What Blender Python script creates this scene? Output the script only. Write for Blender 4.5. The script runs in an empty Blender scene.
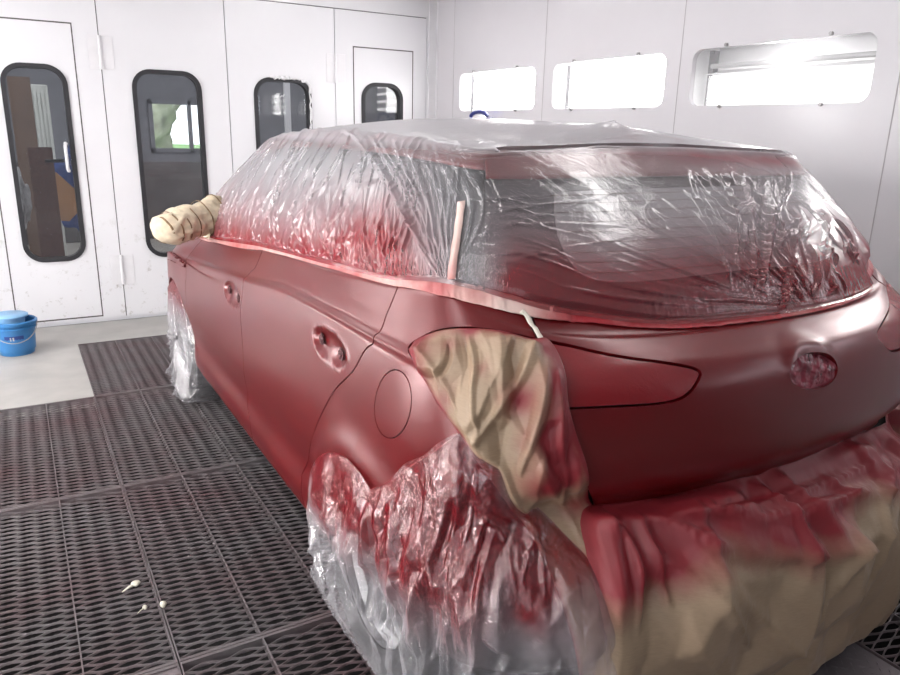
import bpy, bmesh, math, random
import numpy as np
from mathutils import Vector, Matrix
from mathutils.bvhtree import BVHTree
from mathutils.geometry import delaunay_2d_cdt
C = bpy.context.scene.collection
RNG = np.random.RandomState(7)
pi = math.pi
# ------------------------------------------------------------------ camera
F, YAW, PIT, ROL, H = 729.16, .534403, .2754109, .02346443, 1.44
_cy, _sy, _cp, _sp = math.cos(YAW), math.sin(YAW), math.cos(PIT), math.sin(PIT)
fw = np.array([_sy*_cp, _cy*_cp, -_sp]); _r = np.array([_cy, -_sy, 0.]); _u = np.cross(_r, fw)
cr = math.cos(ROL)*_r+math.sin(ROL)*_u; cu = -math.sin(ROL)*_r+math.cos(ROL)*_u
CAM = np.array([0, 0, H])
def ray(x, y):
    d = fw+cr*(x-450)/F-cu*(y-337.5)/F
    return d/np.linalg.norm(d)
def onx(x, y, X): d = ray(x, y); return CAM+d*(X-CAM[0])/d[0]
def ony(x, y, Y): d = ray(x, y); return CAM+d*(Y-CAM[1])/d[1]
def onz(x, y, Z): d = ray(x, y); return CAM+d*(Z-CAM[2])/d[2]
cd = bpy.data.cameras.new('camera'); cam = bpy.data.objects.new('camera', cd); C.objects.link(cam)
cd.sensor_width = 36; cd.lens = F/900*36; cd.clip_start = .02
cam.matrix_world = Matrix(((cr[0], cu[0], -fw[0], 0), (cr[1], cu[1], -fw[1], 0), (cr[2], cu[2], -fw[2], H), (0, 0, 0, 1)))
bpy.context.scene.camera = cam
# ------------------------------------------------------------------ materials
def nt(name):
    m = bpy.data.materials.new(name); m.use_nodes = True
    t = m.node_tree; p = t.nodes['Principled BSDF']; return m, t, p
def N(t, typ, **kw):
    n = t.nodes.new(typ)
    for k, v in kw.items():
        if k in n.inputs: n.inputs[k].default_value = v
        else: setattr(n, k, v)
    return n
def L(t, a, b): t.links.new(a, b)
def ramp(t, fac, stops):
    r = N(t, 'ShaderNodeValToRGB'); e = r.color_ramp.elements
    while len(e) < len(stops): e.new(.5)
    for i, (p, c) in enumerate(stops):
        e[i].position = p; e[i].color = (*c, 1) if len(c) == 3 else c
    L(t, fac, r.inputs[0]); return r
def noise(t, scale, detail=4, vec=None, rough=.5, dist=0):
    n = N(t, 'ShaderNodeTexNoise'); n.inputs['Scale'].default_value = scale; n.inputs['Detail'].default_value = detail
    n.inputs['Roughness'].default_value = rough; n.inputs['Distortion'].default_value = dist
    if vec is not None: L(t, vec, n.inputs['Vector'])
    return n
def coords(t, scale=(1, 1, 1), which='Object', rot=(0, 0, 0)):
    c = N(t, 'ShaderNodeTexCoord'); mp = N(t, 'ShaderNodeMapping'); mp.inputs['Scale'].default_value = scale; mp.inputs['Rotation'].default_value = rot
    L(t, c.outputs[which], mp.inputs['Vector']); return mp.outputs[0]
def bump(t, h, p, strength=.3, dist=.01):
    b = N(t, 'ShaderNodeBump'); b.inputs['Strength'].default_value = strength; b.inputs['Distance'].default_value = dist
    L(t, h, b.inputs['Height']); L(t, b.outputs[0], p.inputs['Normal']); return b
def simple(name, col, rough=.5, metal=0, var=.12, scale=8, bmp=0, spec=.5, **kw):
    m, t, p = nt(name)
    n = noise(t, scale, 5, coords(t))
    c0 = tuple(max(0, c*(1-var)) for c in col); c1 = tuple(min(1, c*(1+var)) for c in col)
    r = ramp(t, n.outputs[0], [(.3, c0), (.7, c1)]); L(t, r.outputs[0], p.inputs['Base Color'])
    p.inputs['Roughness'].default_value = rough; p.inputs['Metallic'].default_value = metal; p.inputs['Specular IOR Level'].default_value = spec
    if bmp: bump(t, n.outputs[0], p, bmp, .005)
    for k, v in kw.items(): p.inputs[k.replace('_', ' ')].default_value = v
    return m
def emis(name, col, s):
    m, t, p = nt(name); p.inputs['Base Color'].default_value = (*col, 1); p.inputs['Emission Color'].default_value = (*col, 1); p.inputs['Emission Strength'].default_value = s; return m
M = {}
# white gloss booth sheet metal
def wallmat(name, col, dirt=0.0, rough=.22):
    m, t, p = nt(name); v = coords(t)
    n = noise(t, 1.3, 6, v, .6); r = ramp(t, n.outputs[0], [(.35, tuple(c*.965 for c in col)), (.65, col)])
    base = r.outputs[0]
    if dirt:
        n2 = noise(t, 9, 8, v, .75); sp = N(t, 'ShaderNodeSeparateXYZ'); L(t, v, sp.inputs[0])
        mr = N(t, 'ShaderNodeMapRange'); mr.inputs['From Min'].default_value = .9; mr.inputs['From Max'].default_value = .1; L(t, sp.outputs[2], mr.inputs[0])
        r2 = ramp(t, n2.outputs[0], [(.56, (0, 0, 0)), (.66, (1, 1, 1))])
        mu = N(t, 'ShaderNodeMath', operation='MULTIPLY'); L(t, r2.outputs[0], mu.inputs[0]); L(t, mr.outputs[0], mu.inputs[1])
        mu2 = N(t, 'ShaderNodeMath', operation='MULTIPLY'); L(t, mu.outputs[0], mu2.inputs[0]); mu2.inputs[1].default_value = dirt
        mx = N(t, 'ShaderNodeMix', data_type='RGBA'); L(t, mu2.outputs[0], mx.inputs[0]); L(t, base, mx.inputs[6]); mx.inputs[7].default_value = (.30, .27, .22, 1); base = mx.outputs[2]
    L(t, base, p.inputs['Base Color']); p.inputs['Roughness'].default_value = rough
    nb = noise(t, 2.2, 2, v); bump(t, nb.outputs[0], p, .06, .02); return m
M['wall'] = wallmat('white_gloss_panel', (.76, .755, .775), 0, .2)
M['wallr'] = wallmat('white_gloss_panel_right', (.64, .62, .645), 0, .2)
M['door'] = wallmat('white_door_enamel', (.78, .775, .80), .8, .22)
M['seam'] = simple('dark_joint', (.10, .09, .09), .7)
M['seaml'] = simple('pale_joint', (.36, .34, .35), .6)
M['gasket'] = simple('black_rubber', (.022, .022, .026), .55)
M['ceil'] = simple('filter_cloth', (.62, .61, .61), .9, bmp=.2, scale=60)
M['trimw'] = simple('white_trim', (.74, .73, .75), .35, var=.04)
M['steel'] = simple('zinc_screw', (.35, .34, .34), .35, .9)
M['conc'] = simple('grey_floor_paint', (.36, .345, .325), .45, var=.10, scale=5, bmp=.1)
M['pit'] = simple('pit_dark', (.008, .006, .007), .9)  # near-black colour stands in for the shade inside the pit
def grate_mat():
    m, t, p = nt('red_dusted_steel'); v = coords(t, which='Object'); g = N(t, 'ShaderNodeNewGeometry')
    n = noise(t, 2.0, 5, g.outputs['Position'], .6); r = ramp(t, n.outputs[0], [(.40, (.13, .115, .12)), (.60, (.12, .085, .09)), (.78, (.12, .055, .062))])
    L(t, r.outputs[0], p.inputs['Base Color']); p.inputs['Metallic'].default_value = .0; p.inputs['Roughness'].default_value = .6; return m
M['grate'] = grate_mat()
def tread_mat():
    m, t, p = nt('tread_plate'); g = N(t, 'ShaderNodeNewGeometry')
    n = noise(t, 3, 5, g.outputs['Position']); r = ramp(t, n.outputs[0], [(.3, (.17, .145, .155)), (.7, (.24, .205, .215))])
    L(t, r.outputs[0], p.inputs['Base Color']); p.inputs['Metallic'].default_value = .5; p.inputs['Roughness'].default_value = .42; return m
M['tread'] = tread_mat()
def paint_mat():
    m, t, p = nt('matte_red_basecoat'); v = coords(t)
    n = noise(t, 3.5, 5, v, .6)
    r = ramp(t, n.outputs[0], [(.3, (.108, .0016, .003)), (.7, (.125, .0024, .0045))])
    L(t, r.outputs[0], p.inputs['Base Color'])
    p.inputs['Roughness'].default_value = .29; p.inputs['Specular IOR Level'].default_value = .62; p.inputs['IOR'].default_value = 1.5
    p.inputs['Metallic'].default_value = .15
    n3 = noise(t, 1400, 2, v); bump(t, n3.outputs[0], p, .06, .0008)
    return m
M['paint'] = paint_mat()
M['under'] = simple('dark_underbody', (.016, .013, .014), .75)
M['gap'] = simple('dark_gap', (.03, .006, .007), .8)
M['dirtyred'] = simple('overspray_red_hole', (.06, .004, .007), .6, bmp=1, scale=150)
M['black'] = simple('black_trim', (.02, .02, .023), .4)
M['tyre'] = simple('tyre_rubber', (.03, .03, .032), .8, bmp=.3, scale=60)
M['alloy'] = simple('silver_wheel', (.45, .45, .46), .35, .8)
M['tape'] = simple('cream_masking_tape', (.74, .68, .58), .6)
M['seatfab'] = simple('grey_seat_cloth', (.10, .10, .11), .9)
def glass_mat(name, tint, tr, rough=.03, tc=None):
    m, t, p = nt(name); p.inputs['Base Color'].default_value = (*tint, 1); p.inputs['Roughness'].default_value = rough
    tb = N(t, 'ShaderNodeBsdfTransparent'); tb.inputs[0].default_value = (tc, tc, tc, 1) if tc else (min(1, tint[0]*2+.45), min(1, tint[1]*2+.45), min(1, tint[2]*2+.45), 1)
    df = N(t, 'ShaderNodeBsdfDiffuse'); df.inputs[0].default_value = (*tint, 1); gl = N(t, 'ShaderNodeBsdfGlossy'); gl.inputs['Roughness'].default_value = rough
    m1 = N(t, 'ShaderNodeMixShader'); m1.inputs[0].default_value = 1-tr; L(t, tb.outputs[0], m1.inputs[1]); L(t, df.outputs[0], m1.inputs[2])
    fr = N(t, 'ShaderNodeLayerWeight'); fr.inputs[0].default_value = .5; pw = N(t, 'ShaderNodeMath', operation='POWER'); L(t, fr.outputs['Facing'], pw.inputs[0]); pw.inputs[1].default_value = 4
    ma = N(t, 'ShaderNodeMath', operation='MULTIPLY_ADD', use_clamp=True); L(t, pw.outputs[0], ma.inputs[0]); ma.inputs[1].default_value = .9; ma.inputs[2].default_value = .04
    mx = N(t, 'ShaderNodeMixShader'); L(t, ma.outputs[0], mx.inputs[0]); L(t, m1.outputs[0], mx.inputs[1]); L(t, gl.outputs[0], mx.inputs[2]); t.nodes.remove(p)
    L(t, mx.outputs[0], t.nodes['Material Output'].inputs[0]); return m
M['pane'] = glass_mat('door_glass', (.10, .105, .12), .84, tc=.92)
M['carglass'] = glass_mat('car_glass', (.16, .165, .175), .55, .06)
M['frit'] = simple('black_ceramic_border', (.03, .027, .032), .25)
M['lampcover'] = glass_mat('light_cover', (.8, .8, .8), .95, tc=.98)
def film_mat(name, haze=.42, red=(.27, .010, .018), white=(.80, .79, .81), rough=.22, crink=.5, cs=(1, 1, 1), csc=22, gloss=.11):
    """thin masking film: clear sheet with haze, crinkles and red overspray held in the 'paint' attribute"""
    m, t, p = nt(name); v = coords(t, cs)
    at = N(t, 'ShaderNodeAttribute', attribute_name='paint'); n = noise(t, 7, 6, coords(t), .65)
    n2 = noise(t, csc, 7, v, .62, .6)
    add = N(t, 'ShaderNodeMath', operation='MULTIPLY_ADD'); L(t, n.outputs[0], add.inputs[0]); add.inputs[1].default_value = .5; add.inputs[2].default_value = -.25
    a2 = N(t, 'ShaderNodeMath', operation='ADD', use_clamp=True); L(t, add.outputs[0], a2.inputs[0]); L(t, at.outputs['Fac'], a2.inputs[1])
    sm = ramp(t, a2.outputs[0], [(.08, (0, 0, 0)), (.95, (1, 1, 1))]); pf = sm.outputs[0]
    mx = N(t, 'ShaderNodeMix', data_type='RGBA'); L(t, pf, mx.inputs[0]); mx.inputs[6].default_value = (*white, 1); mx.inputs[7].default_value = (*red, 1)
    L(t, mx.outputs[2], p.inputs['Base Color']); p.inputs['Roughness'].default_value = rough; p.inputs['Specular IOR Level'].default_value = .7
    p.inputs['Subsurface Weight'].default_value = 0
    r2 = ramp(t, n2.outputs[0], [(.3, (0, 0, 0)), (.5, (.5, .5, .5)), (.55, (1, 1, 1)), (.75, (.35, .35, .35))])
    b = bump(t, r2.outputs[0], p, crink, .006)
    tb = N(t, 'ShaderNodeBsdfTransparent'); tl = N(t, 'ShaderNodeBsdfTranslucent'); L(t, mx.outputs[2], tl.inputs[0]); df = N(t, 'ShaderNodeBsdfDiffuse'); L(t, mx.outputs[2], df.inputs[0]); L(t, b.outputs[0], df.inputs['Normal'])
    ms = N(t, 'ShaderNodeMixShader'); ms.inputs[0].default_value = .25; L(t, df.outputs[0], ms.inputs[1]); L(t, tl.outputs[0], ms.inputs[2])
    lw = N(t, 'ShaderNodeLayerWeight'); lw.inputs[0].default_value = .35; L(t, b.outputs[0], lw.inputs['Normal'])
    f1 = N(t, 'ShaderNodeMath', operation='MULTIPLY_ADD', use_clamp=True); L(t, lw.outputs['Facing'], f1.inputs[0]); f1.inputs[1].default_value = .4; f1.inputs[2].default_value = haze
    ac = N(t, 'ShaderNodeAttribute', attribute_name='clear'); f0 = N(t, 'ShaderNodeMath', operation='MULTIPLY_ADD', use_clamp=True); L(t, ac.outputs['Fac'], f0.inputs[0]); f0.inputs[1].default_value = -.2; L(t, f1.outputs[0], f0.inputs[2]); f1 = f0
    f2 = N(t, 'ShaderNodeMath', operation='MULTIPLY_ADD', use_clamp=True); L(t, pf, f2.inputs[0]); f2.inputs[1].default_value = .50; L(t, f1.outputs[0], f2.inputs[2])
    o1 = N(t, 'ShaderNodeMixShader'); L(t, f2.outputs[0], o1.inputs[0]); L(t, tb.outputs[0], o1.inputs[1]); L(t, ms.outputs[0], o1.inputs[2])
    gl = N(t, 'ShaderNodeBsdfGlossy'); gl.inputs['Roughness'].default_value = rough; gl.inputs[0].default_value = (1, .98, .98, 1); L(t, b.outputs[0], gl.inputs['Normal'])
    pw = N(t, 'ShaderNodeMath', operation='POWER'); L(t, lw.outputs['Facing'], pw.inputs[0]); pw.inputs[1].default_value = 2.2
    fg = N(t, 'ShaderNodeMath', operation='MULTIPLY_ADD', use_clamp=True); L(t, pw.outputs[0], fg.inputs[0]); fg.inputs[1].default_value = .32; fg.inputs[2].default_value = gloss
    out = N(t, 'ShaderNodeMixShader'); L(t, fg.outputs[0], out.inputs[0]); L(t, o1.outputs[0], out.inputs[1]); L(t, gl.outputs[0], out.inputs[2])
    t.nodes.remove(p); L(t, out.outputs[0], t.nodes['Material Output'].inputs[0]); return m
M['film'] = film_mat('clear_masking_film', .19, white=(.50,.49,.515), crink=.14, csc=9, rough=.17, gloss=.06)
M['filmw'] = film_mat('crinkled_wheel_film', .16, white=(.60,.58,.61), crink=.40, csc=12, rough=.13, gloss=.07, red=(.20, .008, .014))
M['redfilm'] = film_mat('red_sprayed_film', .97, red=(.24, .006, .011), crink=.10, csc=14, rough=.25, gloss=.06)
def paper_mat():
    m, t, p = nt('brown_masking_paper'); at = N(t, 'ShaderNodeAttribute', attribute_name='paint'); n = noise(t, 5, 7, coords(t), .65)
    add = N(t, 'ShaderNodeMath', operation='MULTIPLY_ADD'); L(t, n.outputs[0], add.inputs[0]); add.inputs[1].default_value = .9; add.inputs[2].default_value = -.45
    a2 = N(t, 'ShaderNodeMath', operation='ADD', use_clamp=True); L(t, add.outputs[0], a2.inputs[0]); L(t, at.outputs['Fac'], a2.inputs[1])
    n2 = noise(t, 60, 4, coords(t, (1, 1, 6))); k = ramp(t, n2.outputs[0], [(.3, (.27, .188, .122)), (.7, (.31, .22, .145))])
    sm = ramp(t, a2.outputs[0], [(.15, (0, 0, 0)), (.9, (1, 1, 1))])
    mx = N(t, 'ShaderNodeMix', data_type='RGBA'); L(t, sm.outputs[0], mx.inputs[0]); L(t, k.outputs[0], mx.inputs[6]); mx.inputs[7].default_value = (.19, .013, .019, 1)
    L(t, mx.outputs[2], p.inputs['Base Color']); p.inputs['Roughness'].default_value = .48; p.inputs['Specular IOR Level'].default_value = .45
    bump(t, n2.outputs[0], p, .15, .001); return m
M['paper'] = paper_mat()
# ------------------------------------------------------------------ object helpers
def tag(o, label=None, cat=None, group=None, kind=None):
    if label: o['label'] = label
    if cat: o['category'] = cat
    if group: o['group'] = group
    if kind: o['kind'] = kind
    return o
def empty(name, loc=(0, 0, 0), rz=0):
    o = bpy.data.objects.new(name, None); C.objects.link(o); o.location = loc; o.rotation_euler.z = rz; o.empty_display_size = .1; return o
def mkobj(name, verts, faces, mat, parent=None, smooth=True, attr=None, uv=None):
    me = bpy.data.meshes.new(name); me.from_pydata([tuple(map(float, v)) for v in verts], [], [tuple(map(int, f)) for f in faces])
    me.materials.append(M[mat] if isinstance(mat, str) else mat)
    if smooth: me.polygons.foreach_set('use_smooth', [True]*len(me.polygons))
    if attr is not None:
        a = me.attributes.new('paint', 'FLOAT', 'POINT'); a.data.foreach_set('value', np.asarray(attr, dtype=np.float32))
    me.update(); o = bpy.data.objects.new(name, me); C.objects.link(o)
    if parent is not None:
        o.parent = parent
        o.matrix_parent_inverse = parent.matrix_world.inverted() if False else Matrix.Identity(4)
        me.transform(Matrix.Translation(-root_off(parent)))
    return o
def root_off(p):
    v = Vector((0, 0, 0))
    while p is not None: v += p.location; p = p.parent
    return v
class MB:
    def __init__(s): s.bm = bmesh.new()
    def box(s, x0, x1, y0, y1, z0, z1, bev=0):
        r = bmesh.ops.create_cube(s.bm, size=1); vs = r['verts']
        for v in vs: v.co = Vector((x0+(v.co.x+.5)*(x1-x0), y0+(v.co.y+.5)*(y1-y0), z0+(v.co.z+.5)*(z1-z0)))
        if bev:
            es = list({e for v in vs for e in v.link_edges}); bmesh.ops.bevel(s.bm, geom=es, offset=bev, segments=2, affect='EDGES', profile=.6)
        return s
    def cyl(s, p0, p1, r0, r1=None, n=20, cap=True):
        p0, p1 = Vector(p0), Vector(p1); r1 = r0 if r1 is None else r1; d = p1-p0
        q = d.to_track_quat('Z', 'Y').to_matrix().to_4x4(); q.translation = (p0+p1)/2
        bmesh.ops.create_cone(s.bm, cap_ends=cap, segments=n, radius1=r0, radius2=r1, depth=d.length, matrix=q); return s
    def tube(s, pts, r, n=10, closed=False):
        pts = [Vector(p) for p in pts]; k = len(pts); rings = []; up = Vector((0, 0, 1)); pn = None
        for i, p in enumerate(pts):
            a = pts[(i-1) % k] if (closed or i) else p; b = pts[(i+1) % k] if (closed or i < k-1) else p
            d = (b-a).normalized()
            if pn is None: pn = d.orthogonal().normalized()
            pn = (pn-d*pn.dot(d)).normalized(); bn = d.cross(pn)
            rr = r[i] if isinstance(r, (list, tuple)) else r
            rings.append([s.bm.verts.new(p+(pn*math.cos(2*pi*j/n)+bn*math.sin(2*pi*j/n))*rr) for j in range(n)])
        for i in range(k if closed else k-1):
            A, B = rings[i], rings[(i+1) % k]
            for j in range(n): s.bm.faces.new((A[j], A[(j+1) % n], B[(j+1) % n], B[j]))
        if not closed:
            s.bm.faces.new(rings[0][::-1]); s.bm.faces.new(rings[-1])
        return s
    def lathe(s, prof, c=(0, 0, 0), axis='Z', n=40):
        rings = []
        for r, h in prof:
            ring = []
            for j in range(n):
                a = 2*pi*j/n; x, y = r*math.cos(a), r*math.sin(a)
                co = (x, y, h) if axis == 'Z' else ((h, x, y) if axis == 'X' else (x, h, y))
                ring.append(s.bm.verts.new(Vector(co)+Vector(c)))
            rings.append(ring)
        for A, B in zip(rings, rings[1:]):
            for j in range(n): s.bm.faces.new((A[j], A[(j+1) % n], B[(j+1) % n], B[j]))
        return s
    def sphere(s, c, r, sc=(1, 1, 1), n=16):
        m = Matrix.Translation(c) @ Matrix.Diagonal((*sc, 1)); bmesh.ops.create_uvsphere(s.bm, u_segments=n, v_segments=n//2, radius=r, matrix=m); return s
    def prism(s, pts, d):
        """extrude a planar polygon (3d points) along vector d"""
        a = [s.bm.verts.new(Vector(p)) for p in pts]; b = [s.bm.verts.new(Vector(p)+Vector(d)) for p in pts]
        s.bm.faces.new(a); s.bm.faces.new(b[::-1]); n = len(a)
        for i in range(n): s.bm.faces.new((a[(i+1) % n], a[i], b[i], b[(i+1) % n]))
        return s
    def build(s, name, mat, parent=None, smooth=False, angle=35):
        bmesh.ops.recalc_face_normals(s.bm, faces=s.bm.faces)
        me = bpy.data.meshes.new(name)
        if parent is not None: bmesh.ops.translate(s.bm, verts=s.bm.verts, vec=-root_off(parent))
        if smooth:
            for f in s.bm.faces: f.smooth = True
            for e in s.bm.edges:
                if len(e.link_faces) == 2 and e.calc_face_angle(0) > math.radians(angle): e.smooth = False
        s.bm.to_mesh(me); s.bm.free(); me.materials.append(M[mat] if isinstance(mat, str) else mat)
        o = bpy.data.objects.new(name, me); C.objects.link(o)
        if parent is not None: o.parent = parent
        return o
# ------------------------------------------------------------------ crumple noise (piecewise linear facets, like creased paper)
def facet_field(seed, w=1.0, h=1.0, cell=.1, ax=1.0, res=640):
    r = np.random.RandomState(seed); nx, ny = int(w/(cell*ax))+3, int(h/cell)+3
    gx, gy = np.meshgrid(np.arange(nx), np.arange(ny)); P = np.stack([gx+r.uniform(-.42, .42, gx.shape)+.5*(gy % 2), gy+r.uniform(-.42, .42, gy.shape)], -1).reshape(-1, 2)
    hh = r.uniform(-1, 1, len(P)); out = delaunay_2d_cdt([Vector(p) for p in P], [], [], 0, 1e-6)
    vs = np.array([v[:] for v in out[0]]); idx = [o[0] for o in out[3]]; hh = hh[idx]
    k = res/max(nx, ny); RX, RY = int(nx*k), int(ny*k); img = np.zeros((RY, RX), np.float32)
    for f in out[2]:
        a, b, c = (vs[i] for i in f); x0, x1 = max(0, int(min(a[0], b[0], c[0])*k)), min(RX-1, int(max(a[0], b[0], c[0])*k)+1); y0, y1 = max(0, int(min(a[1], b[1], c[1])*k)), min(RY-1, int(max(a[1], b[1], c[1])*k)+1)
        if x1 <= x0 or y1 <= y0: continue
        X, Y = np.meshgrid(np.arange(x0, x1+1)/k, np.arange(y0, y1+1)/k)
        d = (b[1]-c[1])*(a[0]-c[0])+(c[0]-b[0])*(a[1]-c[1])
        if abs(d) < 1e-9: continue
        l0 = ((b[1]-c[1])*(X-c[0])+(c[0]-b[0])*(Y-c[1]))/d; l1 = ((c[1]-a[1])*(X-c[0])+(a[0]-c[0])*(Y-c[1]))/d; l2 = 1-l0-l1
        mk = (l0 > -.01) & (l1 > -.01) & (l2 > -.01); v = l0*hh[f[0]]+l1*hh[f[1]]+l2*hh[f[2]]
        sub = img[y0:y1+1, x0:x1+1]; sub[mk] = v[mk]
    def fn(u, v):
        x = np.abs((u/(cell*ax)*k) % (2*(RX-2)-1e-3)); x = np.where(x > RX-2, 2*(RX-2)-x, x); y = np.abs((v/cell*k) % (2*(RY-2)-1e-3)); y = np.where(y > RY-2, 2*(RY-2)-y, y)
        x = np.clip(x, 0, RX-2.01); y = np.clip(y, 0, RY-2.01); i, j = x.astype(int), y.astype(int); fx, fy = x-i, y-j
        return img[j, i]*(1-fx)*(1-fy)+img[j, i+1]*fx*(1-fy)+img[j+1, i]*(1-fx)*fy+img[j+1, i+1]*fx*fy
    return fn
FA = facet_field(1, 2.2, 1.6, .13); FB = facet_field(2, 1.2, 1.0, .055); FC = facet_field(3, .6, .6, .022); FD = facet_field(5, 2.2, 1.5, .05, 4.0)
def crumple(u, v, a=(.012, .005, .0018), ang=0, st=1.0):
    c, s = math.cos(ang), math.sin(ang); x = (u*c+v*s)/st+5; y = -u*s+v*c+5
    return a[0]*FA(x+.3*FB(x, y)*.1, y)+a[1]*FB(x, y)+a[2]*FC(x, y)
# ------------------------------------------------------------------ parametric surface (tensor Catmull-Rom cage)
XC = 1.52
def cr_w(t):
    return np.stack([-.5*t+t*t-.5*t**3, 1-2.5*t*t+1.5*t**3, .5*t+2*t*t-1.5*t**3, -.5*t*t+.5*t**3], -1)
class Surf:
    def __init__(s, P):                   # P[col][row] -> (h, Y, z); left half, mirrored about h=0
        P = np.array(P, float); s.nc, s.nr = P.shape[:2]
        ext = P[1:][::-1].copy(); ext[:, :, 0] *= -1                      # s<0 : right half
        full = np.concatenate([ext, P]); full[:, :, 0] = XC-full[:, :, 0]
        a, b = full[0], full[-1]
        fa = 2*full[0]-full[1]; fb = 2*full[-1]-full[-2]
        full = np.concatenate([[fa], full, [fb]]); g0 = 2*full[:, :1]-full[:, 1:2]; g1 = 2*full[:, -1:]-full[:, -2:-1]
        s.G = np.concatenate([g0, full, g1], 1); s.smax = s.nc-1; s.tmax = s.nr-1
    def ev(s, S, T):
        S = np.clip(np.asarray(S, float)+s.smax, 0, 2*s.smax-1e-6); T = np.clip(np.asarray(T, float), 0, s.tmax-1e-6)
        i = S.astype(int); j = T.astype(int); wa = cr_w(S-i); wb = cr_w(T-j); o = np.zeros(S.shape+(3,))
        for a in range(4):
            for b in range(4): o += (wa[..., a]*wb[..., b])[..., None]*s.G[i+a, j+b]
        return o
    def nrm(s, S, T):
        e = 1e-3; S = np.asarray(S, float); T = np.asarray(T, float)
        a = s.ev(S+e, T)-s.ev(S-e, T); b = s.ev(S, T+e)-s.ev(S, T-e); n = np.cross(b, a); l = np.linalg.norm(n, axis=-1, keepdims=True)
        return n/np.maximum(l, 1e-12)
    def bake(s, k=14):
        S = np.linspace(-s.smax, s.smax, 2*s.smax*k+1); T = np.linspace(0, s.tmax, s.tmax*k+1); s.gS, s.gT = S, T
        SS, TT = np.meshgrid(S, T, indexing='ij'); V = s.ev(SS, TT).reshape(-1, 3); nT = len(T)
        F = [(i*nT+j, (i+1)*nT+j, (i+1)*nT+j+1, i*nT+j+1) for i in range(len(S)-1) for j in range(nT-1)]
        s.bvh = BVHTree.FromPolygons([tuple(v) for v in V], F); s.nTq = nT-1
    def hit(s, o, d):
        h = s.bvh.ray_cast(Vector(o), Vector(d))
        if h[0] is None: return None
        f = h[2]; i, j = divmod(f, s.nTq); st = np.array([(s.gS[i]+s.gS[i+1])/2, (s.gT[j]+s.gT[j+1])/2]); k = h[3]
        o = np.array(o, float); d = np.array(d, float)
        for _ in range(6):
            p = s.ev(*st); e = 1e-4; J = np.stack([(s.ev(st[0]+e, st[1])-p)/e, (s.ev(st[0], st[1]+e)-p)/e, -d], 1)
            r = o+d*k-p
            try: q = np.linalg.solve(J, r)
            except Exception: break
            st = st+np.clip(q[:2], -.3, .3); k += q[2]
        return st
    def px(s, x, y):
        r = s.hit(CAM, ray(x, y))
        if r is None: print('MISS px', x, y)
        return r
    def side(s, Y, z): return s.hit((-6, Y, z), (1, 0, 0))
    def rear(s, h, z): return s.hit((XC-h, -6, z), (0, 1, 0))
# columns: C(h,Y) plan outline, B(h,Y,z) belt / screen base, R(h,Y,z) roof edge, T(Y,z) on the centre line
COL = [
 ((0, .945), (0, 1.095, 1.032), (0, 1.49, 1.388), (1.62, 1.415)),
 ((.18, .95), (.18, 1.10, 1.033), (.18, 1.488, 1.388), (1.62, 1.415)),
 ((.35, .968), (.35, 1.115, 1.036), (.32, 1.482, 1.386), (1.62, 1.415)),
 ((.52, 1.00), (.50, 1.145, 1.045), (.43, 1.476, 1.383), (1.63, 1.416)),
 ((.66, 1.05), (.62, 1.19, 1.062), (.51, 1.472, 1.380), (1.65, 1.42)),
 ((.755, 1.115), (.695, 1.255, 1.090), (.565, 1.478, 1.376), (1.69, 1.428)),
 ((.812, 1.20), (.74, 1.34, 1.118), (.588, 1.53, 1.378), (1.75, 1.435)),
 ((.845, 1.32), (.768, 1.45, 1.122), (.60, 1.62, 1.385), (1.83, 1.445)),
 ((.86, 1.48), (.785, 1.60, 1.106), (.61, 1.76, 1.395), (1.95, 1.455)),
 ((.867, 1.75), (.80, 1.82, 1.088), (.62, 1.93, 1.403), (2.1, 1.463)),
 ((.868, 2.15), (.805, 2.18, 1.066), (.622, 2.2, 1.408), (2.3, 1.469)),
 ((.868, 2.55), (.805, 2.55, 1.034), (.617, 2.52, 1.404), (2.55, 1.47)),
 ((.867, 2.95), (.80, 2.93, .998), (.60, 2.84, 1.388), (2.8, 1.463)),
 ((.865, 3.35), (.79, 3.28, .966), (.575, 3.08, 1.370), (3.0, 1.452)),
 ((.865, 3.72), (.765, 3.62, .948), (.55, 3.22, 1.362), (3.1, 1.443)),
 ((.863, 4.02), (.71, 3.90, .945), (.50, 3.31, 1.366), (3.15, 1.436)),
 ((.835, 4.32), (.60, 4.05, .955), (.43, 3.36, 1.372), (3.18, 1.43)),
 ((.75, 4.60), (.46, 4.14, .965), (.33, 3.39, 1.376), (3.2, 1.425)),
 ((.58, 4.77), (.32, 4.19, .972), (.22, 3.41, 1.379), (3.2, 1.423)),
 ((.30, 4.87), (.16, 4.22, .978), (.11, 3.42, 1.380), (3.2, 1.422)),
 ((0, 4.90), (0, 4.23, .98), (0, 3.425, 1.381), (3.2, 1.422))]
def outline_normals():
    P = np.array([c[0] for c in COL], float); n = []
    for i in range(len(P)):
        a = P[max(i-1, 0)]; b = P[min(i+1, len(P)-1)]
        if i == 0: d = np.array([1, 0])
        elif i == len(P)-1: d = np.array([-1, 0])
        else: d = b-a
        d = d/np.linalg.norm(d); n.append((d[1], -d[0]))
    return np.array(n)                     # outward, in (h, Y)
ON = outline_normals()
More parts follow.
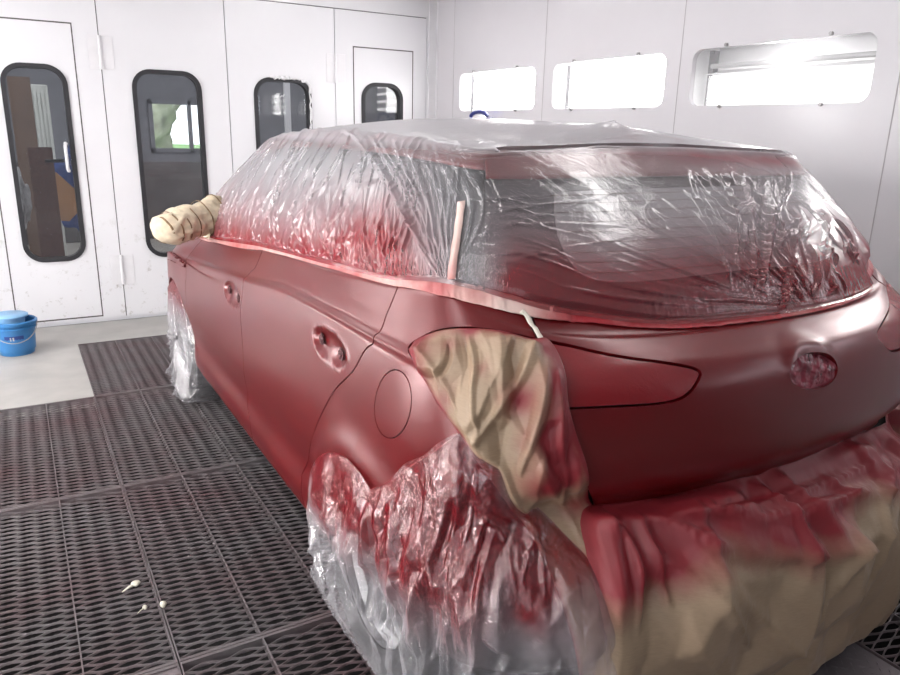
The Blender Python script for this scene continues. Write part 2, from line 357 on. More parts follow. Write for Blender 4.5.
def prof(i):
    """rows below the belt: list of (inset d, z) ; blended between rear, side and front templates"""
    Y = COL[i][0][1]; zb = COL[i][1][2]
    zc = np.interp(Y, [1.2, 1.6, 2.1, 2.6, 3.3, 4.1, 4.6, 4.9], [.985, .978, .968, .914, .852, .785, .73, .69])
    side = [(.10, .20), (.040, .245), (.020, .33), (.030, .43), (.008, .55), (.000, .67), (.005, .80), (.0105, zc-.035), (.014, zc-.002), (.030, zc+.016)]
    rear = [(.10, .22), (-.02, .30), (-.06, .40), (-.07, .50), (-.03, .585), (.045, .665), (.004, .735), (-.004, .83), (.002, .92), (.028, .975)]
    front = [(.14, .18), (.03, .25), (0, .35), (-.01, .45), (0, .52), (.01, .60), (.02, .66), (.035, .70), (.05, .73), (.075, .755)]
    w = np.interp(i, [0, 4, 7, 9], [1, 1, .25, 0]); wf = np.interp(i, [15, 17.5], [0, 1])
    a = np.array(rear)*w+np.array(side)*(1-w); return a*(1-wf)+np.array(front)*wf
def cage():
    P = []
    for i, (c, B, R, T) in enumerate(COL):
        c = np.array(c); rows = []
        for d, z in prof(i): q = c-ON[i]*d; rows.append((max(q[0], 0) if i in (0, 20) else q[0], q[1], z))
        B = np.array(B); R = np.array(R); last = np.array(rows[-1])
        bul = np.interp(i, [0, 4, 8, 15, 17, 20], [.010, .012, .012, .02, .07, .08])
        for a in (.33, .7): q = last*(1-a)+B*a; q[2] += bul*4*a*(1-a)*.5; q[:2] += ON[i]*(bul if i > 15.5 or i < 4 else -.010)*4*a*(1-a)*.5; rows.append(tuple(q))
        rows.append(tuple(B))                                            # row 12 = belt
        for a in (.34, .72): q = B*(1-a)+R*a; q[:2] += ON[i]*np.interp(i, [2, 4, 8, 10], [.02, .0, .0, .028])*4*a*(1-a); q[2] += .008*4*a*(1-a); rows.append(tuple(q))
        rows.append(tuple(R))                                            # row 15 = roof edge
        Tp = np.array([0, T[0], T[1]])
        for a in (.07, .35, .7, 1.0):
            q = R*(1-a)+Tp*a; q[2] = R[2]+(Tp[2]-R[2])*(1-(1-a)**1.9)+(.006 if a == .07 else 0); rows.append(tuple(q))
        if i in (0, 20): rows = [(0, y, z) for _, y, z in rows]
        P.append(rows)
    return P
CG = cage(); BODY = Surf(CG); BODY.bake()
BELT, ROOF = 12, 15
# ------------------------------------------------------------------ sheet / panel builder
SC = np.array([.28, .075])                 # rough metres per unit of (s, t), only used to space the grid
def spline(pts, closed=True, n=6, corner=()):
    """Catmull-Rom through points (st), keeping indices in `corner` sharp"""
    P = np.array(pts, float); k = len(P); out = []
    for i in range(k if closed else k-1):
        p1, p2 = P[i], P[(i+1) % k]; p0 = P[(i-1) % k] if (closed or i) else p1; p3 = P[(i+2) % k] if (closed or i < k-2) else p2
        if i in corner: p0 = 2*p1-p2
        if ((i+1) % k) in corner: p3 = 2*p2-p1
        for q in np.arange(n)/n: out.append(cr_w(np.array(q)) @ np.stack([p0, p1, p2, p3]))
    if not closed: out.append(P[-1])
    return np.array(out)
def inpoly(pts, poly):
    x, y = pts[:, 0], pts[:, 1]; ins = np.zeros(len(pts), bool); n = len(poly); j = n-1
    for i in range(n):
        xi, yi = poly[i]; xj, yj = poly[j]
        c = ((yi > y) != (yj > y)) & (x < (xj-xi)*(y-yi)/((yj-yi) if yj != yi else 1e-12)+xi); ins ^= c; j = i
    return ins
def inset(poly3_st, surf, d):
    """shrink a closed st loop inward by d metres on the surface"""
    P = surf.ev(poly3_st[:, 0], poly3_st[:, 1]); Nn = surf.nrm(poly3_st[:, 0], poly3_st[:, 1]); e = 1e-3
    du = (surf.ev(poly3_st[:, 0]+e, poly3_st[:, 1])-P)/e; dv = (surf.ev(poly3_st[:, 0], poly3_st[:, 1]+e)-P)/e
    tan = np.roll(P, -1, 0)-np.roll(P, 1, 0); tan /= np.maximum(np.linalg.norm(tan, axis=1, keepdims=True), 1e-9)
    side = np.cross(Nn, tan)
    A = poly3_st*SC; area = .5*np.sum(A[:, 0]*np.roll(A[:, 1], -1)-A[:, 1]*np.roll(A[:, 0], -1)); out = []
    for i in range(len(P)):
        J = np.stack([du[i], dv[i]], 1); q = np.linalg.lstsq(J, side[i]*d, rcond=None)[0]; out.append(q)
    out = np.array(out); test = (poly3_st+out*.5)
    ok = inpoly(test*SC, poly3_st*SC).mean() > .5
    return poly3_st+(out if ok else -out)
def tri_region(loop, holes, sp):
    """st triangulation of a loop with interior grid"""
    lo = loop*SC; mn, mx = lo.min(0), lo.max(0); g = np.stack(np.meshgrid(np.arange(mn[0], mx[0], sp), np.arange(mn[1], mx[1], sp)), -1).reshape(-1, 2)
    g = g+RNG.uniform(-.18, .18, g.shape)*sp
    keep = inpoly(g, lo)
    def far(g, l, r):
        d = np.full(len(g), 9.)
        for a, b in zip(l, np.roll(l, -1, 0)):
            ab = b-a; q = np.clip(((g-a)@ab)/max(ab@ab, 1e-12), 0, 1); d = np.minimum(d, np.linalg.norm(g-(a+q[:, None]*ab), axis=1))
        return d > r
    g = g[keep]; g = g[far(g, lo, sp*.45)]
    for h in holes: g = g[~inpoly(g, h*SC)]; g = g[far(g, h*SC, sp*.45)]
    pts = [lo]+[h*SC for h in holes]; edges = []; n = 0
    for l in pts: k = len(l); edges += [(n+i, n+(i+1) % k) for i in range(k)]; n += k
    allp = np.concatenate(pts+[g]); out = delaunay_2d_cdt([Vector(p) for p in allp], edges, [], 0, 1e-7)
    V = np.array([v[:] for v in out[0]]); F = np.array([f for f in out[2]])
    cen = V[F].mean(1); ok = inpoly(cen, lo)
    for h in holes: ok &= ~inpoly(cen, h*SC)
    return V/SC, F[ok]
def panel(name, surf, loop, mat, parent, holes=(), sp=.014, gap=.002, off=0, flange=.014, disp=None, attr=None, solid=0, edge=False):
    loop = np.array(loop, float)
    if gap: loop = inset(loop, surf, gap); holes = [inset(np.array(h), surf, -gap) if False else np.array(h) for h in holes]
    V, F = tri_region(loop, [np.array(h) for h in holes], sp)
    P = surf.ev(V[:, 0], V[:, 1]); Nn = surf.nrm(V[:, 0], V[:, 1]); d = np.full(len(V), off, float)
    lo_ = loop*SC; ed = np.full(len(V), 9.)
    for q0, q1 in (zip(lo_, np.roll(lo_, -1, 0)) if edge else ()):
        ab = q1-q0; w_ = V*SC; q = np.clip(((w_-q0)@ab)/max(ab@ab, 1e-12), 0, 1); ed = np.minimum(ed, np.linalg.norm(w_-(q0+q[:, None]*ab), axis=1))
    if edge: V = np.column_stack([V, ed])
    if disp is not None: d = d+disp(P, V)
    P = P+Nn*d[:, None]
    a, b, c = P[F[:, 0]], P[F[:, 1]], P[F[:, 2]]; fn = np.cross(b-a, c-a); flip = (fn*Nn[F[:, 0]]).sum(1) < 0; F[flip] = F[flip][:, ::-1]
    verts = [P]; faces = [tuple(f) for f in F]; at = None if attr is None else [attr(P, V)]
    if flange:
        from collections import Counter
        cnt = {}
        for f in faces:
            for i in range(3): e = (f[i], f[(i+1) % 3]); cnt[e] = 1
        bd = [e for e in cnt if (e[1], e[0]) not in cnt]; ids = sorted({i for e in bd for i in e}); mp = {v: k for k, v in enumerate(ids)}
        base = len(P); B0 = P[ids]; B1 = B0-Nn[ids]*flange; verts += [B0, B1]; m = len(ids)
        for a_, b_ in bd: faces.append((base+mp[b_], base+mp[a_], base+m+mp[a_], base+m+mp[b_]))
        if at is not None: at += [at[0][ids], at[0][ids]]
    o = mkobj(name, np.concatenate(verts), faces, mat, parent, True, None if at is None else np.concatenate(at))
    if solid:
        md = o.modifiers.new('thickness', 'SOLIDIFY'); md.thickness = solid; md.offset = 1
    return o
PX = lambda pts, surf=BODY: [surf.px(x, y) for x, y in pts]
# ================================================================== THE BOOTH
XR, XL, YB, YF, ZC = 3.274, -.82, 5.90, -2.6, 2.60
def struct(o): return tag(o, kind='structure')
# floor: painted concrete around the grated pits
G0, G1 = -.464, 2.71
m = MB(); m.box(XL, .236, 4.212, YB, -.06, 0).box(.236, 2.71, 5.335, YB, -.06, 0).box(2.71, XR, YF, YB, -.06, 0).box(XL, G0, YF, 4.212, -.06, 0).box(G0, G1, YF, -.53, -.06, 0)
struct(m.build('floor', 'conc'))
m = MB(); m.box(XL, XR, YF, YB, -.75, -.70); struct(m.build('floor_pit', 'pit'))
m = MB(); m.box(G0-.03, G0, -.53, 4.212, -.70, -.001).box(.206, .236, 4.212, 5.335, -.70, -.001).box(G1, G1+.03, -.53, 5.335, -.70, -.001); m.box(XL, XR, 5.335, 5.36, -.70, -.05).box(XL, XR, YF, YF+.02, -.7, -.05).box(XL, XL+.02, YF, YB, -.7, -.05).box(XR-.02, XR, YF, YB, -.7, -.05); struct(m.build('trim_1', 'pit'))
# ---- grates
def grate_mesh(w, l, name):
    S, LW = .016, w/6 if w > .5 else w/2
    bm = bmesh.new(); ns = int(round(w/LW*16)); nl = int((l-.03)/S)
    tri = lambda q: (2*abs(2*(q-math.floor(q+.5)))-1)
    for k in range(nl):
        y0 = .015+S*(k+.5); sg = 1 if k % 2 == 0 else -1; prev = None
        for i in range(ns+1):
            x = .004+(w-.008)*i/ns; tv = tri(x/LW); tv = math.copysign(abs(tv)**.8, tv)
            y = y0+sg*S*.5*tv; lift = .0012*sg*tv
            # leaning flat strand: lower-front edge to upper-back edge
            q = [bm.verts.new((x, y-.0016, -.0065+lift)), bm.verts.new((x, y+.0006, -.0065+lift)), bm.verts.new((x, y+.0026, .0-.0002+lift)), bm.verts.new((x, y+.0004, -.0002+lift))]
            if prev:
                for a in range(4): bm.faces.new((prev[a], prev[(a+1) % 4], q[(a+1) % 4], q[a]))
            prev = q
    me = bpy.data.meshes.new(name); bmesh.ops.recalc_face_normals(bm, faces=bm.faces); bm.to_mesh(me); bm.free(); me.materials.append(M['grate']); return me
GM = {w: grate_mesh(w, 1.181, 'expanded_mesh') for w in (.70,)}
def frame_mesh(w, l):
    m = MB(); m.box(.002, w-.002, .002, .012, -.03, .0005)
    me = m.build('x', 'grate').data; o = [o for o in bpy.data.objects if o.data == me][0]; bpy.data.objects.remove(o); return me
def bar_mesh(l):
    m = MB(); m.box(-.0022, .0022, .012, l-.012, -.028, .0004); me = m.build('x', 'grate').data; o = [o for o in bpy.data.objects if o.data == me][0]; bpy.data.objects.remove(o); return me
FM, BARM = frame_mesh(.70, 1.185), bar_mesh(1.185)
rowsY = [-.53, .655, 1.84, 3.025, 4.21]
rown = ['nearest the camera end of the booth', 'under the masked rear bumper', 'beside the covered rear wheel', 'beside the two car doors', 'in front of the booth doors, under the car nose']
def grate(x, y, label, l=1.185):
    o = empty('floor_grate', (x, y, 0)); tag(o, label, 'grate', 'expanded metal floor grates')
    e = bpy.data.objects.new('expanded_mesh', GM[.70]); C.objects.link(e); e.parent = o
    for yy_ in (0, 1.171): e = bpy.data.objects.new('end_bar', FM); C.objects.link(e); e.parent = o; e.location.y = yy_
    for k in range(4):
        e = bpy.data.objects.new('bearing_bar', BARM); C.objects.link(e); e.parent = o; e.location.x = min(max(k*.2333, .004), .696)
    if l < 1.18: o.scale.y = l/1.185
    return o
sidew = {-.464: 'red-dusted mesh grate near the left booth wall, ', .236: 'dark mesh grate left of the red car, ', 2.01: 'dark mesh grate right of the red car, '}
wh = ['by the near end of the booth', 'level with the masked rear bumper', 'level with the film-covered rear wheel', 'level with the car doors', 'in the row nearest the white doors']
for x in (-.464, .236, 2.01):
    for k, y in enumerate(rowsY):
        if x < 0 and k in (0, 4): continue
        if x == 2.01 and k > 3: continue
        if x == .236 and k == 0: continue
        grate(x, y, sidew[x]+wh[k], 1.125 if k == 4 else 1.185)
for k, y in ((3, 3.025), (4, 4.21)): grate(.936, y, 'dark mesh grate under the car floor, '+wh[k], 1.125 if k == 4 else 1.185)
# filler grates out of frame left, plus tread plates under the car
def tread_plate(x0, x1, y0, y1, label):
    o = empty('tread_plate', (x0, y0, 0)); tag(o, label, 'metal plate', 'tread plates down the middle of the booth')
    m = MB(); m.box(x0+.003, x1-.003, y0+.003, y1-.003, -.012, -.002, .001); m.build('plate', 'tread', o)
    bm = MB(); i = 0; yy = y0+.02
    while yy < y1-.02:
        xx = x0+.02+(.0175 if i % 2 else 0); j = 0
        while xx < x1-.02:
            a = (pi/4 if (i+j) % 2 else -pi/4); c, s_ = math.cos(a)*.011, math.sin(a)*.011; nx, ny = -math.sin(a)*.003, math.cos(a)*.003
            v = [bm.bm.verts.new(p) for p in ((xx-c, yy-s_, -.002), (xx+nx, yy+ny, -.002), (xx+c, yy+s_, -.002), (xx-nx, yy-ny, -.002), (xx, yy, .0002))]
            for k in range(4): bm.bm.faces.new((v[k], v[(k+1) % 4], v[4]))
            xx += .035; j += 1
        yy += .0175; i += 1
    bm.build('tread_pattern', 'tread', o); return o
tread_plate(.94, 2.006, .655, 1.84, 'grey tread plate under the rear of the car, seen below the brown paper')
tread_plate(.94, 2.006, 1.843, 3.022, 'grey tread plate under the middle of the red car')
m = MB(); m.box(1.64, 2.71, 3.03, 5.33, -.03, -.004); struct(m.build('floor_plate', 'tread'))
m = MB(); m.box(.94, 2.71, -.53, .65, -.03, -.004).box(-.464, .93, -.53, .65, -.03, -.004).box(-.464, .23, .66, 1.838, -.03, -.004); struct(m.build('floor_plate_near', 'tread'))
# ---- shell
def holed_wall(name, plane, a0, a1, b0, b1, holes, pos, th, mat, parent=None, sgn=1):
    """wall in plane 'x' or 'y' with rounded holes [(a0,a1,b0,b1,r)]; th thickness along +"""
    lo = np.array([(a0, b0), (a1, b0), (a1, b1), (a0, b1)]); hs = [rrect(*h) for h in holes]
    pts = [lo]+hs; ed = []; n = 0
    for l in pts: k = len(l); ed += [(n+i, n+(i+1) % k) for i in range(k)]; n += k
    out = delaunay_2d_cdt([Vector(p) for p in np.concatenate(pts)], ed, [], 0, 1e-7); V = np.array([v[:] for v in out[0]]); Fc = np.array([f for f in out[2]])
    cen = V[Fc].mean(1); ok = np.ones(len(Fc), bool)
    for h in hs: ok &= ~inpoly(cen, h)
    ok &= inpoly(cen, lo)
    Fc = Fc[ok]; n = len(V); mk = lambda q: [(pos+q, v[0], v[1]) if plane == 'x' else (v[0], pos+q, v[1]) for v in V]
    verts = mk(0)+mk(th); faces = [tuple(f) for f in Fc]+[tuple(f[::-1]+n) for f in Fc]
    cnt = {}
    for f in Fc:
        for i in range(3): cnt[(f[i], f[(i+1) % 3])] = 1
    for a, b in cnt:
        if (b, a) not in cnt: faces.append((b, a, a+n, b+n))
    bm = bmesh.new(); bv = [bm.verts.new(v) for v in verts]
    for f in faces: bm.faces.new([bv[i] for i in f])
    bmesh.ops.recalc_face_normals(bm, faces=bm.faces); 
    if parent is not None: bmesh.ops.translate(bm, verts=bm.verts, vec=-root_off(parent))
    me = bpy.data.meshes.new(name); bm.to_mesh(me); bm.free(); me.materials.append(M[mat]); o = bpy.data.objects.new(name, me); C.objects.link(o)
    if parent is not None: o.parent = parent
    return o
def rrect(a0, a1, b0, b1, r, n=8):
    out = []
    for (cx, cy, s) in ((a1-r, b0+r, -pi/2), (a1-r, b1-r, 0), (a0+r, b1-r, pi/2), (a0+r, b0+r, pi)):
        for i in range(n+1): t = s+pi/2*i/n; out.append((cx+r*math.cos(t), cy+r*math.sin(t)))
    return np.array(out)
# doors: four folding leaves, window holes
leaf = [(-.25, .612), (.618, 1.477), (1.483, 2.342), (2.348, 3.18)]
wins = [(-.006, .392, .478, 1.815, .13), (.80, 1.282, .465, 1.82, .13), (1.672, 2.135, .47, 1.812, .13), (2.572, 2.955, .47, 1.818, .13)]
YD = 5.885
def ring_band(mbd, pts, y0, y1, w):
    pts = np.array(pts); k = len(pts); tan = np.roll(pts, -1, 0)-np.roll(pts, 1, 0); tan /= np.linalg.norm(tan, axis=1, keepdims=True); nn = np.stack([tan[:, 1], -tan[:, 0]], 1)
    ins, outp = pts-nn*w, pts; V = []
    for q, y in ((outp, y0), (ins, y0), (ins, y1), (outp, y1)): V.append([mbd.bm.verts.new((p[0], y, p[1])) for p in q])
    for i in range(k):
        j = (i+1) % k
        for a in range(4): b = (a+1) % 4; mbd.bm.faces.new((V[a][i], V[a][j], V[b][j], V[b][i]))
hpos = {0: [(.618,)], 2: [(2.345,)]}
for i, ((x0, x1), w) in enumerate(zip(leaf, wins)):
    nm = 'door_%d' % (i+1)
    d = holed_wall(nm, 'y', x0, x1, .03, 2.355, [w], YD, .045, 'door'); struct(d)
    g = MB(); ring_band(g, rrect(*w), YD-.012, YD+.05, .030); g.build('window_gasket', 'gasket', d, True)
    p = MB(); q = rrect(w[0]+.02, w[1]-.02, w[2]+.02, w[3]-.02, .12); p.prism([(a, YD+.02, b) for a, b in q], (0, .005, 0)); p.build('window_pane', 'pane', d)
    if i in (0, 3):         # wicket door cut into the leaf: a thin dark joint and a proud skin
        a0, a1 = ((-.105, .452), (2.505, 3.05))[i == 3]; j = MB()
        for bx in ((a0-.004, a0+.004, .05, 2.085), (a1-.004, a1+.004, .05, 2.085), (a0-.004, a1+.004, 2.080, 2.089), (a0-.004, a1+.004, .046, .056)): j.box(bx[0], bx[1], YD-.0015, YD+.001, bx[2], bx[3])
        j.build('wicket_joint', 'seam', d)
    if i == 0:
        hd = MB(); hx = .335; hd.tube([(hx, YD, 1.30), (hx, YD-.05, 1.30), (hx-.006, YD-.062, 1.285), (hx-.006, YD-.062, 1.13), (hx, YD-.05, 1.115), (hx, YD, 1.115)], .011, 12); hd.build('pull_handle', 'trimw', d, True)
        k = MB(); k.tube([(.20, YD+.06, 1.175), (.33, YD+.06, 1.18)], .012); k.build('push_bar', 'gasket', d, True)
    if i in (0, 2):         # strap hinges across the joint
        xx = leaf[i][1]+.003
        for (z0, z1) in ((1.80, 2.02), (.28, .50)):
            hg = MB(); hg.box(xx-.075, xx+.085, YD-.005, YD-.001, z0, z1, .002); hp = hg.build('hinge', 'trimw', d)
            kk = MB(); kk.cyl((xx, YD-.012, z0), (xx, YD-.012, z1), .011); kk.build('hinge_pin', 'trimw', hp, True)
# torn masking on the third window
tp = MB(); pth = []
for a in range(40):
    t = a/39; x = 1.80+.31*min(1, t*1.55); z = 1.812-.02*(x > 2.05)-.38*max(0, t-.62)*2.6; pth.append((x+.012*(t > .62)+RNG.uniform(-.006, .006), YD-.016, z+RNG.uniform(-.007, .007)))
tp.tube(pth, [float(RNG.uniform(.004, .014)) for _ in pth], 7)
tag(tp.build('tape_scrap', 'trimw'), 'torn white tape stuck along the top right edge of the third door window', 'tape')
# frame around the doors, joints
m = MB(); m.box(XL, leaf[0][0]-.004, YD, YD+.08, 0, ZC).box(leaf[0][0]-.004, 3.184, YD, YD+.08, 2.362, ZC).box(3.184, XR+.2, YD-.001, YD+.08, 0, ZC); wb = struct(m.build('wall_back', 'wall'))
m = MB(); m.box(leaf[0][0], 3.184, YD+.03, YD+.08, 0, .03); m.build('door_sill', 'trimw', wb)
m = MB(); m.box(.608, .622, YD+.02, YD+.043, .03, 2.355).box(1.476, 1.484, YD+.02, YD+.043, .03, 2.355).box(2.341, 2.349, YD+.02, YD+.043, .03, 2.355).box(3.178, 3.186, YD+.02, YD+.043, 0, 2.36).box(-.26, 3.186, YD+.02, YD+.043, 2.354, 2.364); m.build('door_joint', 'seam', wb)
# right wall with light boxes
LB = [(4.43, 5.47), (3.195, 4.225), (1.98, 3.0), (.755, 1.775), (-.47, .55), (-1.70, -.68)]
holes = [(a, b, 1.605, 1.895, .055) for a, b in LB]
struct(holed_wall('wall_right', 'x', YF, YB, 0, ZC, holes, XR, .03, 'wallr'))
wr = bpy.data.objects['wall_right']
m = MB()
for y in (5.575, 4.33, 3.088, 1.862, .64, -.58, -1.8): m.box(XR-.0012, XR+.001, y-.0025, y+.0025, 0, 2.58)
m.build('panel_joint', 'seaml', wr)
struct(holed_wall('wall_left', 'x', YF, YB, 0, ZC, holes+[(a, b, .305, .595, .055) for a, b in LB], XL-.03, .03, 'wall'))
M['enddark'] = simple('dark_end_wall', (.20, .20, .21), .6)  # unseen end wall, made dark to dim the light on the tailgate
m = MB(); m.box(XL, XR, YF-.05, YF, 0, ZC); struct(m.build('wall_front', 'enddark'))
m = MB(); m.box(XR-.004, XR+.0, YD-.03, YD, 0, ZC); m.box(3.20, XR, YD-.012, YD-.001, 0, ZC); struct(m.build('trim_2', 'trimw'))
# ceiling with filter field and its lip; plain white strips at both long edges
m = MB(); m.box(XL-.1, XR+.1, YF-.1, YB+.1, ZC, ZC+.05); struct(m.build('ceiling', 'ceil'))
m = MB(); m.box(XL, XR, YD-.30, YD-.002, 2.50, ZC-.001, .004); struct(m.build('trim_3', 'trimw'))
m = MB(); m.box(XR-.22, XR-.002, YF, YD-.30, 2.52, ZC-.001, .004).box(XL+.002, XL+.22, YF, YD-.30, 2.52, ZC-.001, .004); struct(m.build('trim_4', 'trimw'))
M['tube'] = emis('lit_tube', (1, .985, .97), 12)
M['litpanel'] = emis('lit_panel', (1, .99, .98), 2.2)
M['tubelow'] = emis('lit_tube_dim', (1, .985, .97), 1.6)
M['refl'] = simple('white_reflector', (.86, .86, .87), .35, var=.02)
M['tubeoff'] = simple('unlit_tube', (.55, .55, .56), .3, var=.02)
M['endcap'] = simple('grey_lamp_holder', (.25, .25, .26), .5)
def light_box(side, a, b, label, group, half=False, power=1, dz=0):
    sx = 1 if side > 0 else -1; X = XR if side > 0 else XL-.03; x0 = X if side < 0 else X+.03
    o = empty('wall_light', (x0, (a+b)/2, 1.6)); tag(o, label, 'light', group)
    xb = x0+sx*.20; y0, y1 = a-.02, b+.02; z0, z1 = 1.575, 1.925
    m = MB(); th = .012
    m.box(min(xb, xb+sx*th), max(xb, xb+sx*th), y0, y1, z0, z1); X0, X1 = min(x0, xb), max(x0, xb)
    m.box(X0, X1, y0, y1, z1, z1+th).box(X0, X1, y0, y1, z0-th, z0).box(X0, X1, y0-th, y0, z0, z1).box(X0, X1, y1, y1+th, z0, z1); m.build('reflector_box', 'refl', o)
    ys = (a+.045, b-.045); zs = [1.645, 1.72, 1.795, 1.865] if not half else [1.62, 1.66, 1.70, 1.815]
    for k, z in enumerate(zs):
        off = half and k == 3
        t = MB(); xt = x0+sx*(.09 if not off else .075); zz = z; t.cyl((xt, ys[0], zz), (xt, ys[1], zz), .013); t.build('tube', 'tubeoff' if off else ('tubelow' if half else 'tube'), o, True)
    for ya, yb_ in ((ys[0]-.02, ys[0]+.012), (ys[1]-.012, ys[1]+.02)): e = MB(); e.box(x0+sx*.09-.02, x0+sx*.09+.02, ya, yb_, z0+.03, z1-.03); e.build('lamp_holder', 'endcap', o)
    if half:
        e = MB(); e.box(x0+sx*.07, x0+sx*.075, ys[0]-.01, ys[1]+.01, z0+.01, 1.765); e.build('lit_panel', 'litpanel', o)
        e = MB(); e.prism([(x0+sx*.055, ys[0]-.02, 1.775), (x0+sx*.15, ys[0]-.02, 1.80), (x0+sx*.15, ys[0]-.02, 1.794), (x0+sx*.06, ys[0]-.02, 1.77)], (0, ys[1]-ys[0]+.04, 0)); e.build('louvre', 'refl', o)
    q = rrect(a-.03, b+.03, 1.59, 1.912, .06); hc = x0-sx*.034
    c = MB(); c.prism([(hc+sx*.03, p[0], p[1]) for p in q], (-sx*.003, 0, 0)); cv = c.build('cover_glass', 'lampcover', o)
    for yy in (a+.22, b-.22):
        for z in (1.60, 1.905): s_ = MB(); s_.cyl((XR if side > 0 else XL, yy, z), ((XR if side > 0 else XL)-sx*.014, yy, z), .009, n=12); s_.build('screw', 'steel', o, True)
    ld = bpy.data.lights.new('tube_light', 'AREA'); ld.shape = 'RECTANGLE'; ld.size = b-a-.12; ld.size_y = .24 if not half else .13; ld.energy = power*(.6 if half else 1); ld.color = (1, .985, .975)
    lo = bpy.data.objects.new('tube_light', ld); C.objects.link(lo); lo.parent = o; lo.location = Vector((x0+sx*.02, (a+b)/2, 1.75 if not half else 1.672))-root_off(o)
    lo.rotation_euler = (0, sx*pi/2, 0); lo.rotation_euler = Vector((-sx, 0, 0)).to_track_quat('-Z', 'Z').to_euler()
    if dz:
        for c_ in [o]+list(o.children):
            if c_ is o: c_.location.z += dz
    return o
wn = ['left one, nearest the doors', 'middle one of the three on view', 'large right one with an unlit upper tube', 'beyond the frame beside the car tail', 'near end', 'end of the booth']
PW = 13
for k, (a, b) in enumerate(LB[:4]): light_box(1, a, b, 'recessed light in the right wall, '+wn[k], 'recessed lights in the booth walls', k == 2, PW)
for k, (a, b) in enumerate(LB[:4]): light_box(-1, a, b, 'recessed wall light high in the left booth wall, number %d from the doors' % (k+1), 'recessed lights in the booth walls', False, PW*2.0)
for k, (a, b) in enumerate(LB[:4]): light_box(-1, a, b, 'lower recessed wall light at knee height in the left wall, number %d from the doors' % (k+1), 'lower lights in the left booth wall', False, PW*2.8, -1.30)
def added_ceil_light(x, y, label):  # out-of-view ceiling lamps added to lift the booth brightness
    o = empty('added_ceiling_light', (x, y, ZC)); tag(o, label, 'light', 'added ceiling lights')
    m = MB(); m.box(x-.16, x+.16, y-.65, y+.65, ZC-.03, ZC-.001, .004); m.build('housing', 'trimw', o)
    m = MB(); m.box(x-.14, x+.14, y-.63, y+.63, ZC-.034, ZC-.0305); m.build('fill_panel', 'fill_panel', o)
    ld = bpy.data.lights.new('ceiling_fill', 'AREA'); ld.shape = 'RECTANGLE'; ld.size = .28; ld.size_y = 1.26; ld.energy = 6; ld.color = (1, .99, .98)
    lo = bpy.data.objects.new('ceiling_fill', ld); C.objects.link(lo); lo.parent = o; lo.location = (0, 0, -.04)
M['fill_panel'] = emis('lit_fill_panel', (1, 1, 1), 4)
for x, sd in ((-.35, 'left'), (XR-1.05, 'right')):
    for k, y in enumerate((.1, 1.6, 3.1, 4.6)):
        if k == 0 and sd == 'right': continue
        added_ceil_light(x, y, 'added unseen ceiling light along the %s side, above %s' % (sd, ['the open floor behind the car', 'the car tail', 'the car doors', 'the car nose'][k]))
# ---- workshop beyond the doors
YS = 10.2
m = MB(); m.box(-2.5, 5, YB+.05, YS+1, -.08, -.004); struct(m.build('floor_workshop', 'shopfloor' if 'shopfloor' in M else 'conc'))
M['shopwall'] = simple('grey_workshop_wall', (.115, .115, .13), .8); M['shopdark'] = simple('dark_workshop_wall', (.075, .07, .07), .85, var=.3, scale=3)
WX0, WX1, WZ0, WZ1 = 1.55, 2.55, 1.10, 1.74
struct(holed_wall('wall_workshop', 'y', -2.5, 5, 0, 3.2, [(WX0, WX1, WZ0, WZ1, .005)], YS, .15, 'shopwall'))
for lx in (-.5, 2.4):  # unseen lamps added to brighten the workshop behind the door panes
    o_ = empty('added_workshop_lamp', (lx, 8.0, 3.15)); tag(o_, 'added unseen workshop lamp beyond the doors, '+('left side' if lx < 0 else 'right side'), 'lamp'); mq = MB(); mq.box(lx-.6, lx+.6, 7.9, 8.1, 3.1, 3.19); mq.build('housing', 'trimw', o_)
    ld = bpy.data.lights.new('workshop_fill', 'AREA'); ld.shape = 'RECTANGLE'; ld.size = 1.2; ld.size_y = .2; ld.energy = 75; lo = bpy.data.objects.new('workshop_fill', ld); C.objects.link(lo); lo.parent = o_; lo.location = (0, 0, -.07)
m = MB(); m.box(-2.6, -2.5, YB+.05, YS, 0, 3.2).box(5, 5.1, YB+.05, YS, 0, 3.2).box(-2.5, 5, YB+.05, YS, 3.2, 3.3); struct(m.build('wall_workshop_side', 'shopdark'))
m = MB(); m.box(-2.5, 5, YS-.01, YS, .0, .98); struct(m.build('wall_workshop_dado', 'shopdark'))
fr = MB(); w_ = .05
for bx in ((WX0, WX0+w_, WZ0, WZ1), (WX1-w_, WX1, WZ0, WZ1), (WX0, WX1, WZ0, WZ0+w_), (WX0, WX1, WZ1-w_, WZ1), ((WX0+WX1)/2-.02, (WX0+WX1)/2+.02, WZ0, WZ1)): fr.box(bx[0], bx[1], YS-.03, YS+.05, bx[2], bx[3])
wo = struct(fr.build('window_1', 'shopwall'))
m = MB(); m.box(WX0, WX1, YS+.06, YS+.065, WZ0, WZ1); m.build('window_glass', 'pane', wo)
M['grass'] = simple('lawn', (.20, .38, .12), .9, var=.35, scale=3); M['road'] = simple('pale_road', (.55, .55, .56), .8); M['leaf'] = simple('hedge_leaves', (.27, .28, .20), .9, var=.5, scale=2)
m = MB(); m.box(-10, 20, YS+.3, YS+60, -.3, -.2); tag(m.build('lawn', 'grass'), 'bright green lawn outside the far workshop window', 'grass', kind='structure')
m = MB(); m.box(-12, 25, YS+14, YS+22, -.2, -.15); tag(m.build('road', 'road'), 'pale road crossing the lawn outside', 'road', kind='structure')
